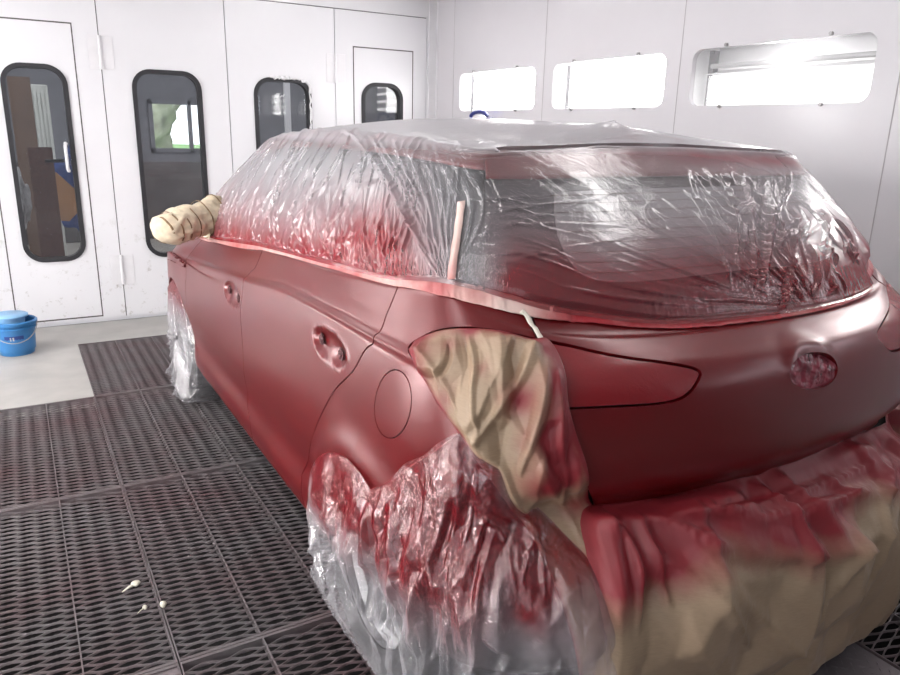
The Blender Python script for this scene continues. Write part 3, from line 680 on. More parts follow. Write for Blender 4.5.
for k in range(7):
    bmt = bmesh.new(); bmesh.ops.create_icosphere(bmt, subdivisions=4, radius=1)
    for v in bmt.verts: v.co *= 1+RNG.uniform(-.12, .12)+.15*math.sin(7*v.co.x+k)*math.sin(6*v.co.z); v.co = Vector((v.co.x*2.2, v.co.y*1.8, v.co.z*2.4+1.9))
    me = bpy.data.meshes.new('tree'); bmt.to_mesh(me); bmt.free(); me.materials.append(M['leaf']); me.polygons.foreach_set('use_smooth', [True]*len(me.polygons)); t_ = bpy.data.objects.new('tree', me); C.objects.link(t_); t_.location = (-7+k*5.8, YS+26+RNG.uniform(-1, 1), -.2)
    tag(t_, 'leafy green tree beyond the road, seen through the far window', 'tree', 'trees beyond the road')
M['board'] = simple('brown_fibreboard', (.135, .085, .06), .6, var=.1); M['boardd'] = simple('flecked_dark_board', (.09, .045, .035), .6, var=.35, scale=35)
M['cabin'] = simple('pale_cabinet', (.52, .52, .48), .5, var=.05); M['card'] = simple('cardboard', (.34, .18, .09), .8); M['bluec'] = simple('blue_cloth', (.04, .07, .22), .8); M['whitep'] = simple('white_plastic', (.42, .42, .43), .5, var=.2)
def X_at(px_, y_, Y): return ony(px_, y_, Y)
b0 = X_at(7, 80, 6.9); b1 = X_at(27, 80, 6.9)
m = MB(); m.box(b0[0], b1[0]+.02, 6.9, 6.93, 0, b0[2]+.03, .003); tag(m.build('fibreboard_sheet', 'board'), 'tall brown board leaning behind the left door window', 'board')
a = X_at(27, 84, 7.4); b = X_at(47, 84, 7.4); cb = empty('metal_cabinet', ((a[0]+b[0])/2, 7.4, 0)); tag(cb, 'pale ribbed metal cabinet standing beside the tall brown board', 'cabinet')
m = MB(); m.box(a[0], b[0], 7.4, 7.8, 0, a[2], .01); m.build('body', 'cabin', cb)
m = MB()
for k in range(5): x = a[0]+(b[0]-a[0])*(k+.5)/5; m.box(x-.012, x+.012, 7.392, 7.4, .05, a[2]-.06, .002)
m.build('rib', 'cabin', cb)
a = X_at(27, 147, 6.6); b = X_at(49, 147, 6.6); m = MB(); m.box(a[0], b[0]+.02, 6.6, 6.63, 0, a[2], .003); tag(m.build('dark_board', 'boardd'), 'dark reddish brown speckled board behind the left door window', 'board')
a = X_at(50, 175, 6.9); m = MB(); m.prism([(a[0]-.05, 6.9, a[2]), (a[0]+.05, 6.9, a[2]+.02), (a[0]+.26, 6.9, a[2]-.22), (a[0]+.1, 6.9, a[2]-.38), (a[0]-.05, 6.9, a[2]-.36)], (0, .02, 0)); tag(m.build('cardboard_piece', 'card'), 'orange brown piece of cardboard beside the speckled board', 'cardboard')
def rumpled(name, mat, blobs_, amp, label, cat):
    bm = bmesh.new()
    c0, r0, sc0 = blobs_[0]; bmesh.ops.create_icosphere(bm, subdivisions=5, radius=1)
    for v in bm.verts:
        d = v.co.copy(); k = 1+amp*float(crumple(np.array(d.x*.16+d.y*.1), np.array(d.z*.16), (1, .8, .5))); v.co = Vector((c0[0]+d.x*r0*sc0[0]*k, c0[1]+d.y*r0*sc0[1]*k, c0[2]+d.z*r0*sc0[2]*k))
    me = bpy.data.meshes.new(name); bm.to_mesh(me); bm.free(); me.materials.append(M[mat]); o = bpy.data.objects.new(name, me); C.objects.link(o); me.polygons.foreach_set('use_smooth', [True]*len(me.polygons)); tag(o, label, cat)
a = X_at(66, 172, 7.3); rumpled('blue_cloth_bundle', 'bluec', [((a[0]+.05, 7.2, a[2]-.12), .20, (1, .5, 1.7))], .28, 'dark blue cloth bundle seen behind the door handle', 'cloth')
a = X_at(23, 190, 6.45); rumpled('plastic_bag', 'whitep', [((a[0]-.02, 6.4, a[2]-.05), .075, (.8, .8, 2.6))], .35, 'crumpled white plastic bag at the lower left of the left door window', 'bag')
a = X_at(284, 84, 6.6); b = X_at(290, 84, 6.6); m = MB(); m.box(a[0], b[0], 6.6, 6.63, 0, 2.2, .003); tag(m.build('white_post', 'trimw'), 'slim white post standing behind the third door window', 'post')
# ---- bucket by the doors
M['blue'] = simple('blue_plastic', (.035, .17, .40), .35, var=.1, scale=4); M['blued'] = simple('dark_blue_print', (.015, .04, .20), .4); M['lightb'] = simple('pale_blue_plastic', (.22, .42, .66), .4, var=.15)
bx, by = -.115, 5.30; bk = empty('paint_bucket', (bx, by, 0)); tag(bk, 'blue plastic paint bucket on the floor by the left door', 'bucket')
m = MB(); m.lathe([(.001, .0), (.098, .0), (.102, .01), (.120, .17), (.132, .172), (.132, .182), (.122, .186), (.123, .196), (.136, .198), (.137, .215), (.128, .222), (.120, .215), (.110, .03), (.001, .02)], (bx, by, 0)); m.build('pail', 'blue', bk, True)
m = MB(); m.lathe([(.001, .196), (.085, .198), (.09, .236), (.108, .24), (.110, .25), (.10, .256), (.001, .25)], (bx-.02, by+.01, 0)); m.build('lid', 'lightb', bk, True)
m = MB()
def arcpatch(mb, r0, r1, a0, a1, z0, z1, n=10):
    V = [[mb.bm.verts.new((bx+(r0+(r1-r0)*t)*math.cos(a0+(a1-a0)*i/n), by+(r0+(r1-r0)*t)*math.sin(a0+(a1-a0)*i/n), z0+(z1-z0)*t)) for i in range(n+1)] for t in (0, 1)]
    for i in range(n): mb.bm.faces.new((V[0][i], V[0][i+1], V[1][i+1], V[1][i]))
arcpatch(m, .1085, .1175, -2.1, -1.15, .07, .135); arcpatch(m, .105, .1065, -1.25, -.55, .035, .05); m.build('printed_label', 'blued', bk, True)
# white letter-like mark on the label
m = MB(); arcpatch(m, .1095, .1175, -1.83, -1.76, .078, .128, 3); arcpatch(m, .113, .1175, -1.70, -1.62, .10, .128, 3); arcpatch(m, .1100, .113, -1.70, -1.60, .078, .10, 3); arcpatch(m, .1065, .1075, -2.15, -1.4, .03, .045, 8); m.build('label_print', 'whitep', bk, True)
m = MB(); m.tube([(bx+.13*math.cos(t), by-.03-.11*abs(math.sin(t)), .205-.11*abs(math.sin(t))) for t in np.linspace(0, pi, 19)], .003, 8); m.build('bail_handle', 'steel', bk, True)
# ================================================================== THE CAR
car = empty('car', (XC, 2.9, 0)); tag(car, 'five-door hatchback in matte red basecoat, masked with film and paper in the paint booth', 'car')
def mirror_copy(o, name=None):
    me = o.data.copy(); c = np.zeros(len(me.vertices)*3); me.vertices.foreach_get('co', c); c = c.reshape(-1, 3); c[:, 0] *= -1; me.vertices.foreach_set('co', c.ravel()); me.flip_normals(); me.update()
    q = bpy.data.objects.new(name or o.name.split('.')[0], me); C.objects.link(q); q.parent = o.parent; return q
# dark inner shell under every panel
k = 6; S_ = np.linspace(-20, 20, 40*k+1); T_ = np.linspace(0, BELT+.0, BELT*k+1); SS, TT = np.meshgrid(S_, T_, indexing='ij')
_on = np.array(ON); _hx = np.interp(np.abs(SS), range(21), _on[:, 0])*-np.sign(SS); _hy = np.interp(np.abs(SS), range(21), _on[:, 1])
V = BODY.ev(SS, TT)-np.stack([_hx*.030, _hy*.030, .03*np.clip((TT-7.5)/2.5, 0, 1)], -1); nT = len(T_)
arch_c = {'r': (1.55, .315, .315), 'f': (4.0, .315, .345)}
Fq = []
for i in range(len(S_)-1):
    for j in range(nT-1):
        c = V[i, j]; isarch = any((c[1]-a[0])**2+(c[2]-a[1])**2 < (a[2]-.02)**2 for a in arch_c.values()) and abs(c[0]-XC) > .6
        if not isarch and np.isfinite(c).all(): Fq.append((i*nT+j, (i+1)*nT+j, (i+1)*nT+j+1, i*nT+j+1))
sh = mkobj('body_shell', V.reshape(-1, 3), Fq, 'under', car)
md = sh.modifiers.new('t', 'SOLIDIFY'); md.thickness = .004
m = MB(); m.box(XC-.72, XC+.72, 1.0, 4.6, .17, .21, .01); m.build('floor_pan', 'under', car)
# seams (pixel traces of the photograph laid on the body surface)
pG = PX([(397.6, 286), (395, 294), (386, 316), (375.6, 334.7), (372.8, 344), (357.8, 363), (336.5, 388), (322, 413), (311.6, 441), (304, 470), (301.5, 484)])
pD = PX([(262.5, 249.5), (256, 266), (249, 274), (242.5, 292), (240.5, 313), (243, 352), (247.6, 402), (250, 420)])
pFn = PX([(203, 239), (191, 253), (186, 268), (185.6, 285), (189, 318), (194, 338), (198, 352)])
def belt_at(s): return (s, BELT-.25)
def proj(pts): return [tuple(p) for p in pts]
BOT = 1.35
def bot(s, t=BOT): return (s, t)
def cap_top(p, t=BELT+.1): return (p[0], t)
def arc_st(cy, cz, r, a0, a1, n, ):
    out = []
    for a in np.linspace(a0, a1, n):
        q = BODY.side(cy+r*math.cos(a), cz+r*math.sin(a))
        if q is not None: out.append(q)
    return out
sG, sD, sF = pG[-1], pD[-1], pFn[-1]
gtop, dtop, ftop = cap_top(pG[0]), cap_top(pD[0]), cap_top(pFn[0])
gb, db, fb = (pG[-1][0]+.0, BOT), (pD[-1][0], BOT), (pFn[-1][0]+.05, BOT)
def dens(pts, n=6): # dense spline through open polyline
    return spline(np.array(pts), False, n)
def line(a, b, n=24): a, b = np.array(a), np.array(b); return a+(b-a)*np.linspace(0, 1, n)[:, None]
LG, LD, LF = dens([gtop]+pG+[gb]), dens([dtop]+pD+[db]), dens([ftop]+pFn+[fb])
def ell(P, c, ry, rz, tilt=0):
    y, z = P[:, 1]-c[1], P[:, 2]-c[2]; ct, st_ = math.cos(tilt), math.sin(tilt); a = (y*ct+z*st_)/ry; b = (-y*st_+z*ct)/rz; return a*a+b*b
def w3(surf, x, y): q = surf.px(x, y); return surf.ev(*q)
hR, hF = w3(BODY, 329, 347), w3(BODY, 232, 294)
def handle_disp(c, tilt=0):
    def f(P, V):
        r = ell(P, c,   .118, .043, tilt); u = (P[:, 1]-c[1])/.118
        bowl = np.where(r < 1, -.021*np.clip(1-r, 0, 1)**.75*(1-.6*np.exp(-(u*2.2)**2)), 0)
        rim = .0022*np.exp(-((np.sqrt(r)-1.06)/.06)**2); return bowl+rim
    return f
# rear door
ld = np.concatenate([LG[::-1], line(gtop, dtop)[1:-1], LD, line(db, gb)[1:-1]])
rd = panel('rear_door', BODY, ld, 'paint', car, sp=.0058, disp=handle_disp(hR, .0))
lf = np.concatenate([LD[::-1], line(dtop, ftop)[1:-1], LF, line(fb, db)[1:-1]])
fd = panel('front_door', BODY, lf, 'paint', car, sp=.0062, disp=handle_disp(hF, .0))
def hole_patch(c, dy, dz, r, name, parent, ry=1.0):
    st = BODY.side(c[1]+dy, c[2]+dz); p = BODY.ev(*st); n = BODY.nrm(*st); bm = bmesh.new(); bmesh.ops.create_icosphere(bm, subdivisions=3, radius=r)
    for v in bm.verts:
        d = v.co.normalized(); v.co *= .8; k = 1+.22*math.sin(9*d.x+3)*math.sin(11*d.z+1)+.12*math.sin(23*d.z); v.co = Vector((v.co.x*.30*k, v.co.y*k*ry, v.co.z*k))+Vector(p-n*.0062)-root_off(parent)
    me = bpy.data.meshes.new(name); bm.to_mesh(me); bm.free(); me.materials.append(M['dirtyred']); o = bpy.data.objects.new(name, me); C.objects.link(o); o.parent = parent
for par, c, s in ((rd, hR, 1), (fd, hF, 1)):
    hole_patch(c, .066, .004, .020, 'handle_hole', par); hole_patch(c, -.068, -.002, .020, 'handle_hole', par)
for o in (rd, fd): o['label'] = ('rear' if o is rd else 'front')+' door with an empty oval handle recess'
# sill
sa = PX([(301.5, 497)]) [0]
ls = np.array([bot(s, BOT-.02) for s in np.linspace(fb[0], gb[0]-.35, 40)]+[bot(s, .15) for s in np.linspace(gb[0]-.35, fb[0], 40)])
panel('sill', BODY, ls, 'paint', car, sp=.012, gap=.001)
# front fender with wheel arch
A = arc_st(4.0, .315, .345, .35*pi*0+pi-.25, .10, 26)      # over the wheel, back to front
arch_f = [p for p in A if p is not None]
lfe = np.concatenate([LF, line(fb, (arch_f[0][0]-.02, BOT), 6)[1:], np.array(arch_f), np.array([(16.85, 2.0), (17.2, 5.9), (17.4, 9)]), line((17.35, 10.1), (ftop[0]+.32, 11.34), 24), line((ftop[0]+.28, 11.5), (ftop[0]+.1, 12.0), 5)])
panel('front_fender', BODY, lfe, 'paint', car, sp=.011)
hood = np.array([(17.4, 9.9), (20, 9.3), (20, 11.95), (14.6, 11.95), (13.9, 11.5)]); 
hl = np.concatenate([line((ftop[0]+.32, 11.34), (17.35, 10.1)), line((17.35, 10.15), (20-1e-3, 9.6)), line((20-1e-3, 9.6), (20-1e-3, 12.05)), line((20-1e-3, 12.05), (ftop[0]+.15, 12.05))[:-1]])
hd = panel('bonnet_half', BODY, hl, 'paint', car, sp=.03); mirror_copy(hd)
nl = np.concatenate([line((17.4, 9.0), (17.2, 5.9))[:-1], line((17.2, 5.9), (16.85, 2))[:-1], line((16.85, 2), (16.8, 1))[:-1], line((16.8, 1), (20-1e-3, 1)), line((20-1e-3, 1), (20-1e-3, 9.6)), line((20-1e-3, 9.6), (17.38, 10.08))[:-1]])
nb = panel('front_bumper_half', BODY, nl, 'paint', car, sp=.03); mirror_copy(nb)
# quarter panel
arch_px = [(312.5, 500), (312.5, 484), (315.5, 468), (323, 457), (335, 452), (348, 457), (360, 469), (369, 482), (375, 493)]
pA = PX(arch_px); pB = PX([(375, 493), (400, 474.5), (430, 455), (462.5, 432)])
pL = PX([(462.5, 432), (452, 418), (435, 394), (421, 371), (411, 356), (408.5, 350), (410, 345), (418, 339), (430, 333), (447, 328.5), (470, 327.5), (495, 330), (520, 335), (537, 339)])
pT = [(p[0], 11.9) for p in (PX([(533, 322)])[0], )]
qs = PX([(530, 321)])[0]
gb2 = (pA[0][0]-.0, pA[0][1])
LA = dens(pA); LB_ = dens(pB); LL = dens(pL)
qtop = (qs[0], BELT+.13)
lq = np.concatenate([LG[:-1], line(gb, (pA[0][0]+.02, BOT), 4)[:-1], line((pA[0][0]+.02, BOT), LA[0], 6)[:-1], LA[:-1], LB_[:-1], LL[:-1], line(LL[-1], qs, 6)[:-1], line(qs, qtop, 4)[:-1], line(qtop, gtop)[:-1]])
def st_ellipse(cx, cy, rx, ry, tilt, n=40, surf=BODY):
    out = []
    for a in np.linspace(0, 2*pi, n, endpoint=False):
        x, y = rx*math.cos(a), ry*math.sin(a); out.append(surf.px(cx+x*math.cos(tilt)-y*math.sin(tilt), cy+x*math.sin(tilt)+y*math.cos(tilt)))
    return np.array(out)
flap = st_ellipse(393, 404, 18.6, 35, .10)
def flare(P, V):       # soft lip that swells around the rear wheel opening
    r = np.sqrt((P[:, 1]-1.55)**2+(P[:, 2]-.31)**2); return .016*np.exp(-np.clip((r-.335)/.055, 0, 9)**2)*np.clip((P[:, 2]-.3)*6, 0, 1)*np.clip((P[:, 1]-1.35)/.2, 0, 1)
qp = panel('quarter_panel', BODY, lq, 'paint', car, holes=[flap], sp=.0085, disp=flare)
panel('fuel_flap', BODY, flap, 'paint', car, sp=.0085, gap=.0028, disp=flare)
# recess behind the lamps and bumper, simple dark red
print('quarter st', 'belt', qs, 'lampcorner', pB[-1], 'lampend', pL[-1], 'G', pG[0], pG[-1], 'D', pD[0], 'F', pFn[0])
# tailgate
tgL = PX([(534, 322), (541, 340), (550, 362), (560, 400), (572, 450), (588, 507)])
tgB = PX([(588, 507), (640, 503.5), (700, 491), (740, 481), (780, 468), (830, 452), (868, 441)])
print('tgL', np.round(tgL, 2).tolist()); print('tgB', np.round(tgB, 2).tolist())
lampT = PX([(541, 340), (570, 345), (607, 352.5), (650, 359), (682, 364), (700, 367), (704.5, 370), (701.5, 379), (693, 391), (682, 399.5), (660, 404), (620, 406.5), (569, 408.5), (560, 409)])
print('lampT', np.round(lampT, 2).tolist()); print('tipR', BODY.px(885, 340), BODY.px(894, 312), 'logo', BODY.px(813, 371), 'filmR', BODY.px(878, 279), BODY.px(849, 304), BODY.px(746, 323.7))
# ---- tail lamps, tailgate, emblem recess
up = np.array([(3.97, 10.77), (3.51, 10.60), (3.01, 10.2), (2.47, 9.68), (2.10, 9.2), (1.92, 8.96), (1.86, 8.74)])
dn = np.array([(1.93, 8.45), (2.06, 8.15), (2.24, 7.97), (2.55, 7.93), (3.05, 7.97), (3.6, 8.0), (3.9, 8.0)])
LU = dens(np.concatenate([up, dn]), 7)
side_up, side_dn = LU[:], None
left_dn = np.array([(3.9, 8.0), (3.68, 7.06), (3.24, 5.5), (3.10, 5.02)])
flipx = lambda a: np.array(a)*np.array([-1, 1])
leftedge = np.concatenate([line((3.93, 12.13), (3.97, 10.77), 8)[:-1], LU[:-1], dens(left_dn, 6)])
tg = np.concatenate([leftedge, line((3.10, 5.0), (-3.10, 5.0), 60)[1:-1], flipx(leftedge)[::-1], line((-3.93, 12.13), (3.93, 12.13), 60)[1:-1]])
logo = st_ellipse(813, 371, 24.5, 18.5, -.12, 44)
lc = BODY.ev(*BODY.px(813, 371))
def tg_disp(P, V):
    r = np.sqrt(((P[:, 0]-lc[0])/.074)**2+((P[:, 2]-lc[2])/.058)**2)
    return .007*np.exp(-((r-1)/.30)**2)*np.clip(.4+(P[:, 2]-lc[2])/.06, .1, 1)
tgo = panel('tailgate', BODY, tg, 'paint', car, holes=[logo], sp=.0115, disp=tg_disp, flange=.02)
M['maskfoil'] = simple('crinkled_red_foil', (.20, .03, .045), .22, bmp=.4, scale=40, var=.5)
def foil(P, V): return crumple((P[:, 0]-XC)*3, P[:, 2]*3, (.004, .0035, .002))-.006
em = panel('emblem_recess', BODY, logo, 'maskfoil', tgo, sp=.003, gap=.0005, disp=foil, flange=.0); em['label'] = 'emblem recess filled with crumpled red film'
lamp = np.concatenate([LL[::-1][:-1][::-1][::-1]]) if False else None
lampside = LL                                           # corner -> round the side -> lamp end near the tailgate
ll = np.concatenate([lampside[:-1], LU, line((3.9, 8.0), lampside[0], 10)[1:-1]])
lp = panel('tail_lamp', BODY, ll, 'redfilm', car, sp=.012, off=-.004, gap=.003, flange=.01, attr=lambda P, V: np.full(len(P), 1.4)); lp['label'] = 'tail lamp covered with red-sprayed film'
mirror_copy(lp); 
for o in (qp, rd, fd): 
    q = mirror_copy(o)
mirror_copy([o for o in bpy.data.objects if o.name.startswith('front_fender')][0])
# ---- greenhouse
def gridpart(name, s0, s1, t0, t1, mat, parent, off=0, ds=.12, dt=.12, disp=None, attr=None, solid=.003):
    ns, n2 = max(2, int(abs(s1-s0)/ds)), max(2, int(abs(t1-t0)/dt)); S, T = np.meshgrid(np.linspace(s0, s1, ns+1), np.linspace(t0, t1, n2+1), indexing='ij')
    P = BODY.ev(S, T); Nn = BODY.nrm(S, T); P = P+Nn*off; m_ = n2+1
    Fc = [(i*m_+j, (i+1)*m_+j, (i+1)*m_+j+1, i*m_+j+1) for i in range(ns) for j in range(n2)]
    o = mkobj(name, P.reshape(-1, 3), Fc, mat, parent)
    if solid: md = o.modifiers.new('t', 'SOLIDIFY'); md.thickness = solid; md.offset = -1
    return o
gridpart('roof', -20, 20, 15, 19-1e-3, 'paint', car, .002, .2, .2)
M['spoil'] = M['paint']
sp_ = gridpart('rear_spoiler', -4.9, 4.9, 14.35, 15.02, 'paint', car, .006, .1, .08)
for sg in (1, -1):
    gridpart('c_pillar', sg*4.97, sg*7.55, 12.3, 14.6, 'black', car, .001)
    gridpart('roof_rail', sg*4.9, sg*16, 14.6, 15.05, 'paint', car, .003)
    gridpart('side_window', sg*7.6, sg*10.55, 12, 14.55, 'carglass', car, -.002)
    gridpart('side_window', sg*10.95, sg*14.2, 12, 14.55, 'carglass', car, -.002)
    gridpart('b_pillar', sg*10.5, sg*11.0, 12, 14.6, 'black', car, .0)
    gridpart('a_pillar', sg*14.2, sg*15.5, 12, 14.6, 'paint', car, .0)
gridpart('windscreen', -15.5, 15.5, 12, 15, 'carglass', car, -.001) if False else None
for sg in (1, -1): pass
ws = gridpart('windscreen', 15.5, 20, 12, 14.95, 'carglass', car, -.001); mirror_copy(ws)
rl = dens([(0, 12.75), (1.6, 12.72), (2.6, 12.75), (2.95, 12.95), (3.05, 13.4), (2.85, 13.95), (2.6, 14.12), (1.5, 14.15), (0, 14.15)], 5)
hole = np.concatenate([rl[:-1], flipx(rl)[::-1][:-1]])
outer = np.concatenate([line((-5., 12.16), (5., 12.16), 30), line((5., 12.2), (4.95, 14.3), 8), line((4.85, 14.38), (-4.85, 14.38), 30), line((-4.95, 14.3), (-5., 12.2), 8)])
panel('rear_window_border', BODY, outer, 'frit', car, holes=[hole], sp=.02, gap=0, flange=.004)
M['rearglass'] = glass_mat('rear_window_glass', (.40, .385, .40), .35, .10)  # pale grey tint stands in for light seen through the cabin
rg = panel('rear_window', BODY, hole, 'rearglass', car, sp=.02, gap=0, off=-.001, flange=0)
M['wire'] = simple('heater_wire', (.10, .06, .05), .5)
for tt in np.linspace(12.85, 14.05, 9):
    b = MB(); b.tube([tuple(BODY.ev(s, tt)+BODY.nrm(s, tt)*.001) for s in np.linspace(-2.9, 2.9, 30)], .0009, 5); b.build('heater_wire', 'wire', rg)
b = MB(); b.prism([(XC-.002, 1.63, 1.405), (XC-.002, 1.77, 1.415), (XC-.002, 1.74, 1.435), (XC-.002, 1.68, 1.452), (XC-.002, 1.66, 1.454)], (.004, 0, 0)); b.cyl((XC, 1.70, 1.405), (XC, 1.70, 1.428), .03, .012); fin = b.build('roof_antenna', 'black', car, True)
# seats
def seat(x, y, w, label=None):
    m = MB(); m.box(x-w/2, x+w/2, y-.08, y+.08, .42, 1.08, .05).box(x-w/2, x+w/2, y, y+.5, .35, .5, .05).box(x-w*.22 if w < .7 else x-.12, x+w*.22 if w < .7 else x+.12, y-.05, y+.04, 1.10, 1.27, .03); return m.build('seat', 'seatfab', car, True)
seat(XC-.37, 3.05, .5); seat(XC+.37, 3.05, .5); seat(XC, 2.0, 1.2)
# ---- wheels
def wheel(x, y, sg):
    o = empty('wheel', (x-XC, y-2.9, .315)); o.parent = car
    m = MB(); m.lathe([(.20, -.09), (.27, -.10), (.305, -.085), (.315, -.05), (.315, .05), (.305, .085), (.27, .10), (.20, .09)], (x, y, .315), 'X', 56); m.build('tyre', 'tyre', o, True)
    m = MB(); m.lathe([(.20, -.085), (.205, -.06), (.19, -.04), (.19, .04), (.205, .06), (.20, .085)], (x, y, .315), 'X', 56)
    for k in range(5):
        a = 2*pi*k/5; c, s = math.cos(a), math.sin(a); nx, nz = -s*.022, c*.022; xo = x+sg*.055
        m.prism([(xo, y+c*.03+nx, .315+s*.03+nz), (xo, y+c*.195+nx*.7, .315+s*.195+nz*.7), (xo, y+c*.195-nx*.7, .315+s*.195-nz*.7), (xo, y+c*.03-nx, .315+s*.03-nz)], (sg*.018, 0, 0))
    m.cyl((x+sg*.02, y, .315), (x+sg*.08, y, .315), .04); m.build('rim', 'alloy', o, True)
for y in (1.55, 4.0): wheel(XC-.742, y, -1); wheel(XC+.742, y, 1)
# wheel-arch liners
for y, r in ((1.55, .335), (4.0, .365)):
    for sg in (-1, 1):
        b = MB(); n = 20; V = [[b.bm.verts.new((XC+sg*xx, y+r*math.cos(a), .315+r*math.sin(a))) for a in np.linspace(-.1, pi+.1, n)] for xx in (.52, .835)]
        for i in range(n-1): b.bm.faces.new((V[0][i], V[0][i+1], V[1][i+1], V[1][i]))
        b.build('arch_liner', 'under', car, True)
# ================================================================== MASKING
def fold_disp(P, folds):
    """folds: (points (k,3), height, width) -> displacement of each vertex"""
    d = np.zeros(len(P))
    for pts, h, w in folds:
        pts = np.asarray(pts); lo, hi = pts.min(0)-3*w, pts.max(0)+3*w; idx = np.where(((P > lo) & (P < hi)).all(1))[0]
        if len(idx) == 0: continue
        Q = P[idx]; best = np.full(len(Q), 9.); tb = np.zeros(len(Q)); n = len(pts)-1
        for i in range(n):
            a, b = pts[i], pts[i+1]; ab = b-a; q = np.clip(((Q-a)@ab)/max(ab@ab, 1e-12), 0, 1); dd = np.linalg.norm(Q-(a+q[:, None]*ab), axis=1); m_ = dd < best; best[m_] = dd[m_]; tb[m_] = (i+q[m_])/n
        env = np.sqrt(np.clip(np.sin(pi*np.clip(tb*.94+.03, 0, 1)), 0, 1)); ww = w*(.5+.8*(1-tb))
        d[idx] += h*env*(.55*np.clip(1-best/(1.3*ww), 0, 1)+.45*np.exp(-np.abs(best/ww)**1.5))
    return d
def blobs(P, lst, surf=BODY):
    a = np.zeros(len(P))
    for x, y, r, amp in lst:
        q = surf.px(x, y)
        if q is None: continue
        a += amp*np.exp(-(np.linalg.norm(P-surf.ev(*q), axis=1)/r)**2)
    return a
TE_px = [(205, 241), (262, 250), (300, 260), (340, 271), (397, 286.5), (440, 296), (480, 305.5), (516.7, 314.5), (593, 323.7), (644.5, 328.8), (695.7, 328.8), (746.8, 323.7), (798, 317), (849, 304), (872, 291)]
FE_px = [(213, 238.5), (262, 247), (300, 257), (340, 267.5), (397, 281), (440, 284), (480, 292), (516, 303), (593, 319), (644.5, 325), (695.7, 325), (746.8, 320), (798, 313), (849, 301), (872, 289)]
def edge_fn(pts):
    q = np.array(sorted([tuple(BODY.px(*p)) for p in pts])); s, t = q[:, 0], q[:, 1]
    def f(S):
        S = np.asarray(S, float); lo, hi = s[0], s[-1]; a = np.interp(S, s, t); m = np.interp(-S, s, t); return np.where(S < lo, m, a)
    return f
tE, fE = edge_fn(TE_px), edge_fn(FE_px)
print('tE', [(round(float(s), 1), round(float(tE(s)), 2), round(float(fE(s)), 2)) for s in np.arange(-8, 15, 1.)])
def strip(name, s0, s1, ta, tb, mat, parent=None, off=.003, disp=None, attr=None, ds=.03, nt_=6, solid=0):
    if isinstance(ds, np.ndarray): S = ds; ns = len(S)-1
    else: ns = int(abs(s1-s0)/ds); S = np.linspace(s0, s1, ns+1)
    W = np.linspace(0, 1, nt_+1)
    if nt_ > 60: W = np.concatenate([np.linspace(0, .46, int(nt_*.8)), np.linspace(.46, 1, nt_+1-int(nt_*.8)+1)[1:]])
    SS, WW = np.meshgrid(S, W, indexing='ij'); a, b = ta(S)[:, None], tb(S)[:, None]; TT = a+(b-a)*WW
    P = BODY.ev(SS, TT).reshape(-1, 3); Nn = BODY.nrm(SS, TT).reshape(-1, 3); V = np.stack([SS.ravel(), TT.ravel(), WW.ravel()], 1)
    d = np.full(len(P), off, float)
    if disp is not None: d = d+disp(P, V)
    at = attr(P, V) if attr else None; P = P+Nn*d[:, None]; m_ = nt_+1
    Fc = [(i*m_+j, (i+1)*m_+j, (i+1)*m_+j+1, i*m_+j+1) for i in range(ns) for j in range(nt_)]
    o = mkobj(name, P, Fc, mat, parent, True, at)
    if solid: md = o.modifiers.new('t', 'SOLIDIFY'); md.thickness = solid; md.offset = 1
    return o
def tape_mat():
    m, t, p = nt('oversprayed_tape'); at = N(t, 'ShaderNodeAttribute', attribute_name='paint'); n = noise(t, 14, 6, coords(t), .6)
    add = N(t, 'ShaderNodeMath', operation='MULTIPLY_ADD'); L(t, n.outputs[0], add.inputs[0]); add.inputs[1].default_value = .8; add.inputs[2].default_value = -.4
    a2 = N(t, 'ShaderNodeMath', operation='ADD', use_clamp=True); L(t, add.outputs[0], a2.inputs[0]); L(t, at.outputs['Fac'], a2.inputs[1])
    mx = N(t, 'ShaderNodeMix', data_type='RGBA'); L(t, a2.outputs[0], mx.inputs[0]); mx.inputs[6].default_value = (.66, .48, .43, 1); mx.inputs[7].default_value = (.34, .022, .03, 1)
    L(t, mx.outputs[2], p.inputs['Base Color']); p.inputs['Roughness'].default_value = .5; return m
M['tapes'] = tape_mat()
tp_ = strip('masking_tape', -7, 14.2, lambda s: tE(s), lambda s: fE(s)+.10, 'tapes', off=.0045, solid=.0006,
    disp=lambda P, V: .0015*crumple(V[:, 0]*.5, P[:, 2]*2, (1, 1, .5)), attr=lambda P, V: .62+.5*np.clip((3.6-V[:, 0])/.8, 0, 1)+.2*np.sin(V[:, 0]*2.3)-.75*np.exp(-((V[:, 0]-4.35)/.45)**2)-.3*np.exp(-((V[:, 0]-5.6)/.3)**2))
tag(tp_, 'long strip of masking tape sprayed pink along the window line of the car', 'tape')
# --- the big film over windows and roof
def P3(x, y, s=BODY): q = s.px(x, y); return s.ev(*q)
def fold_px(pts, h, w, s=BODY):
    q = [s.px(*p) for p in pts]
    if any(a is None for a in q): return []
    q = np.array(q); out = dens(q, 5) if len(q) > 2 else line(q[0], q[1], 6); return [(s.ev(out[:, 0], out[:, 1]), h, w)]
def fold_st(pts, h, w): q = dens(np.array(pts, float), 5); return [(BODY.ev(q[:, 0], q[:, 1]), h, w)]
R_ = np.random.RandomState(11); U = R_.uniform
folds = []
for i in range(90):                                # short streaks rising from the belt tape along the side
    s = U(7.0, 14.2); ln = U(.4, 2.0)*(1.3 if s < 10 else 1); s2 = s+U(-.5, .5)+.15
    t0 = 12+U(-.05, .35); folds += fold_st([(s, t0), ((s+s2)/2+U(-.08, .08), t0+ln*.5), (s2, min(14.6, t0+ln))], U(.002, .006), U(.003, .007))
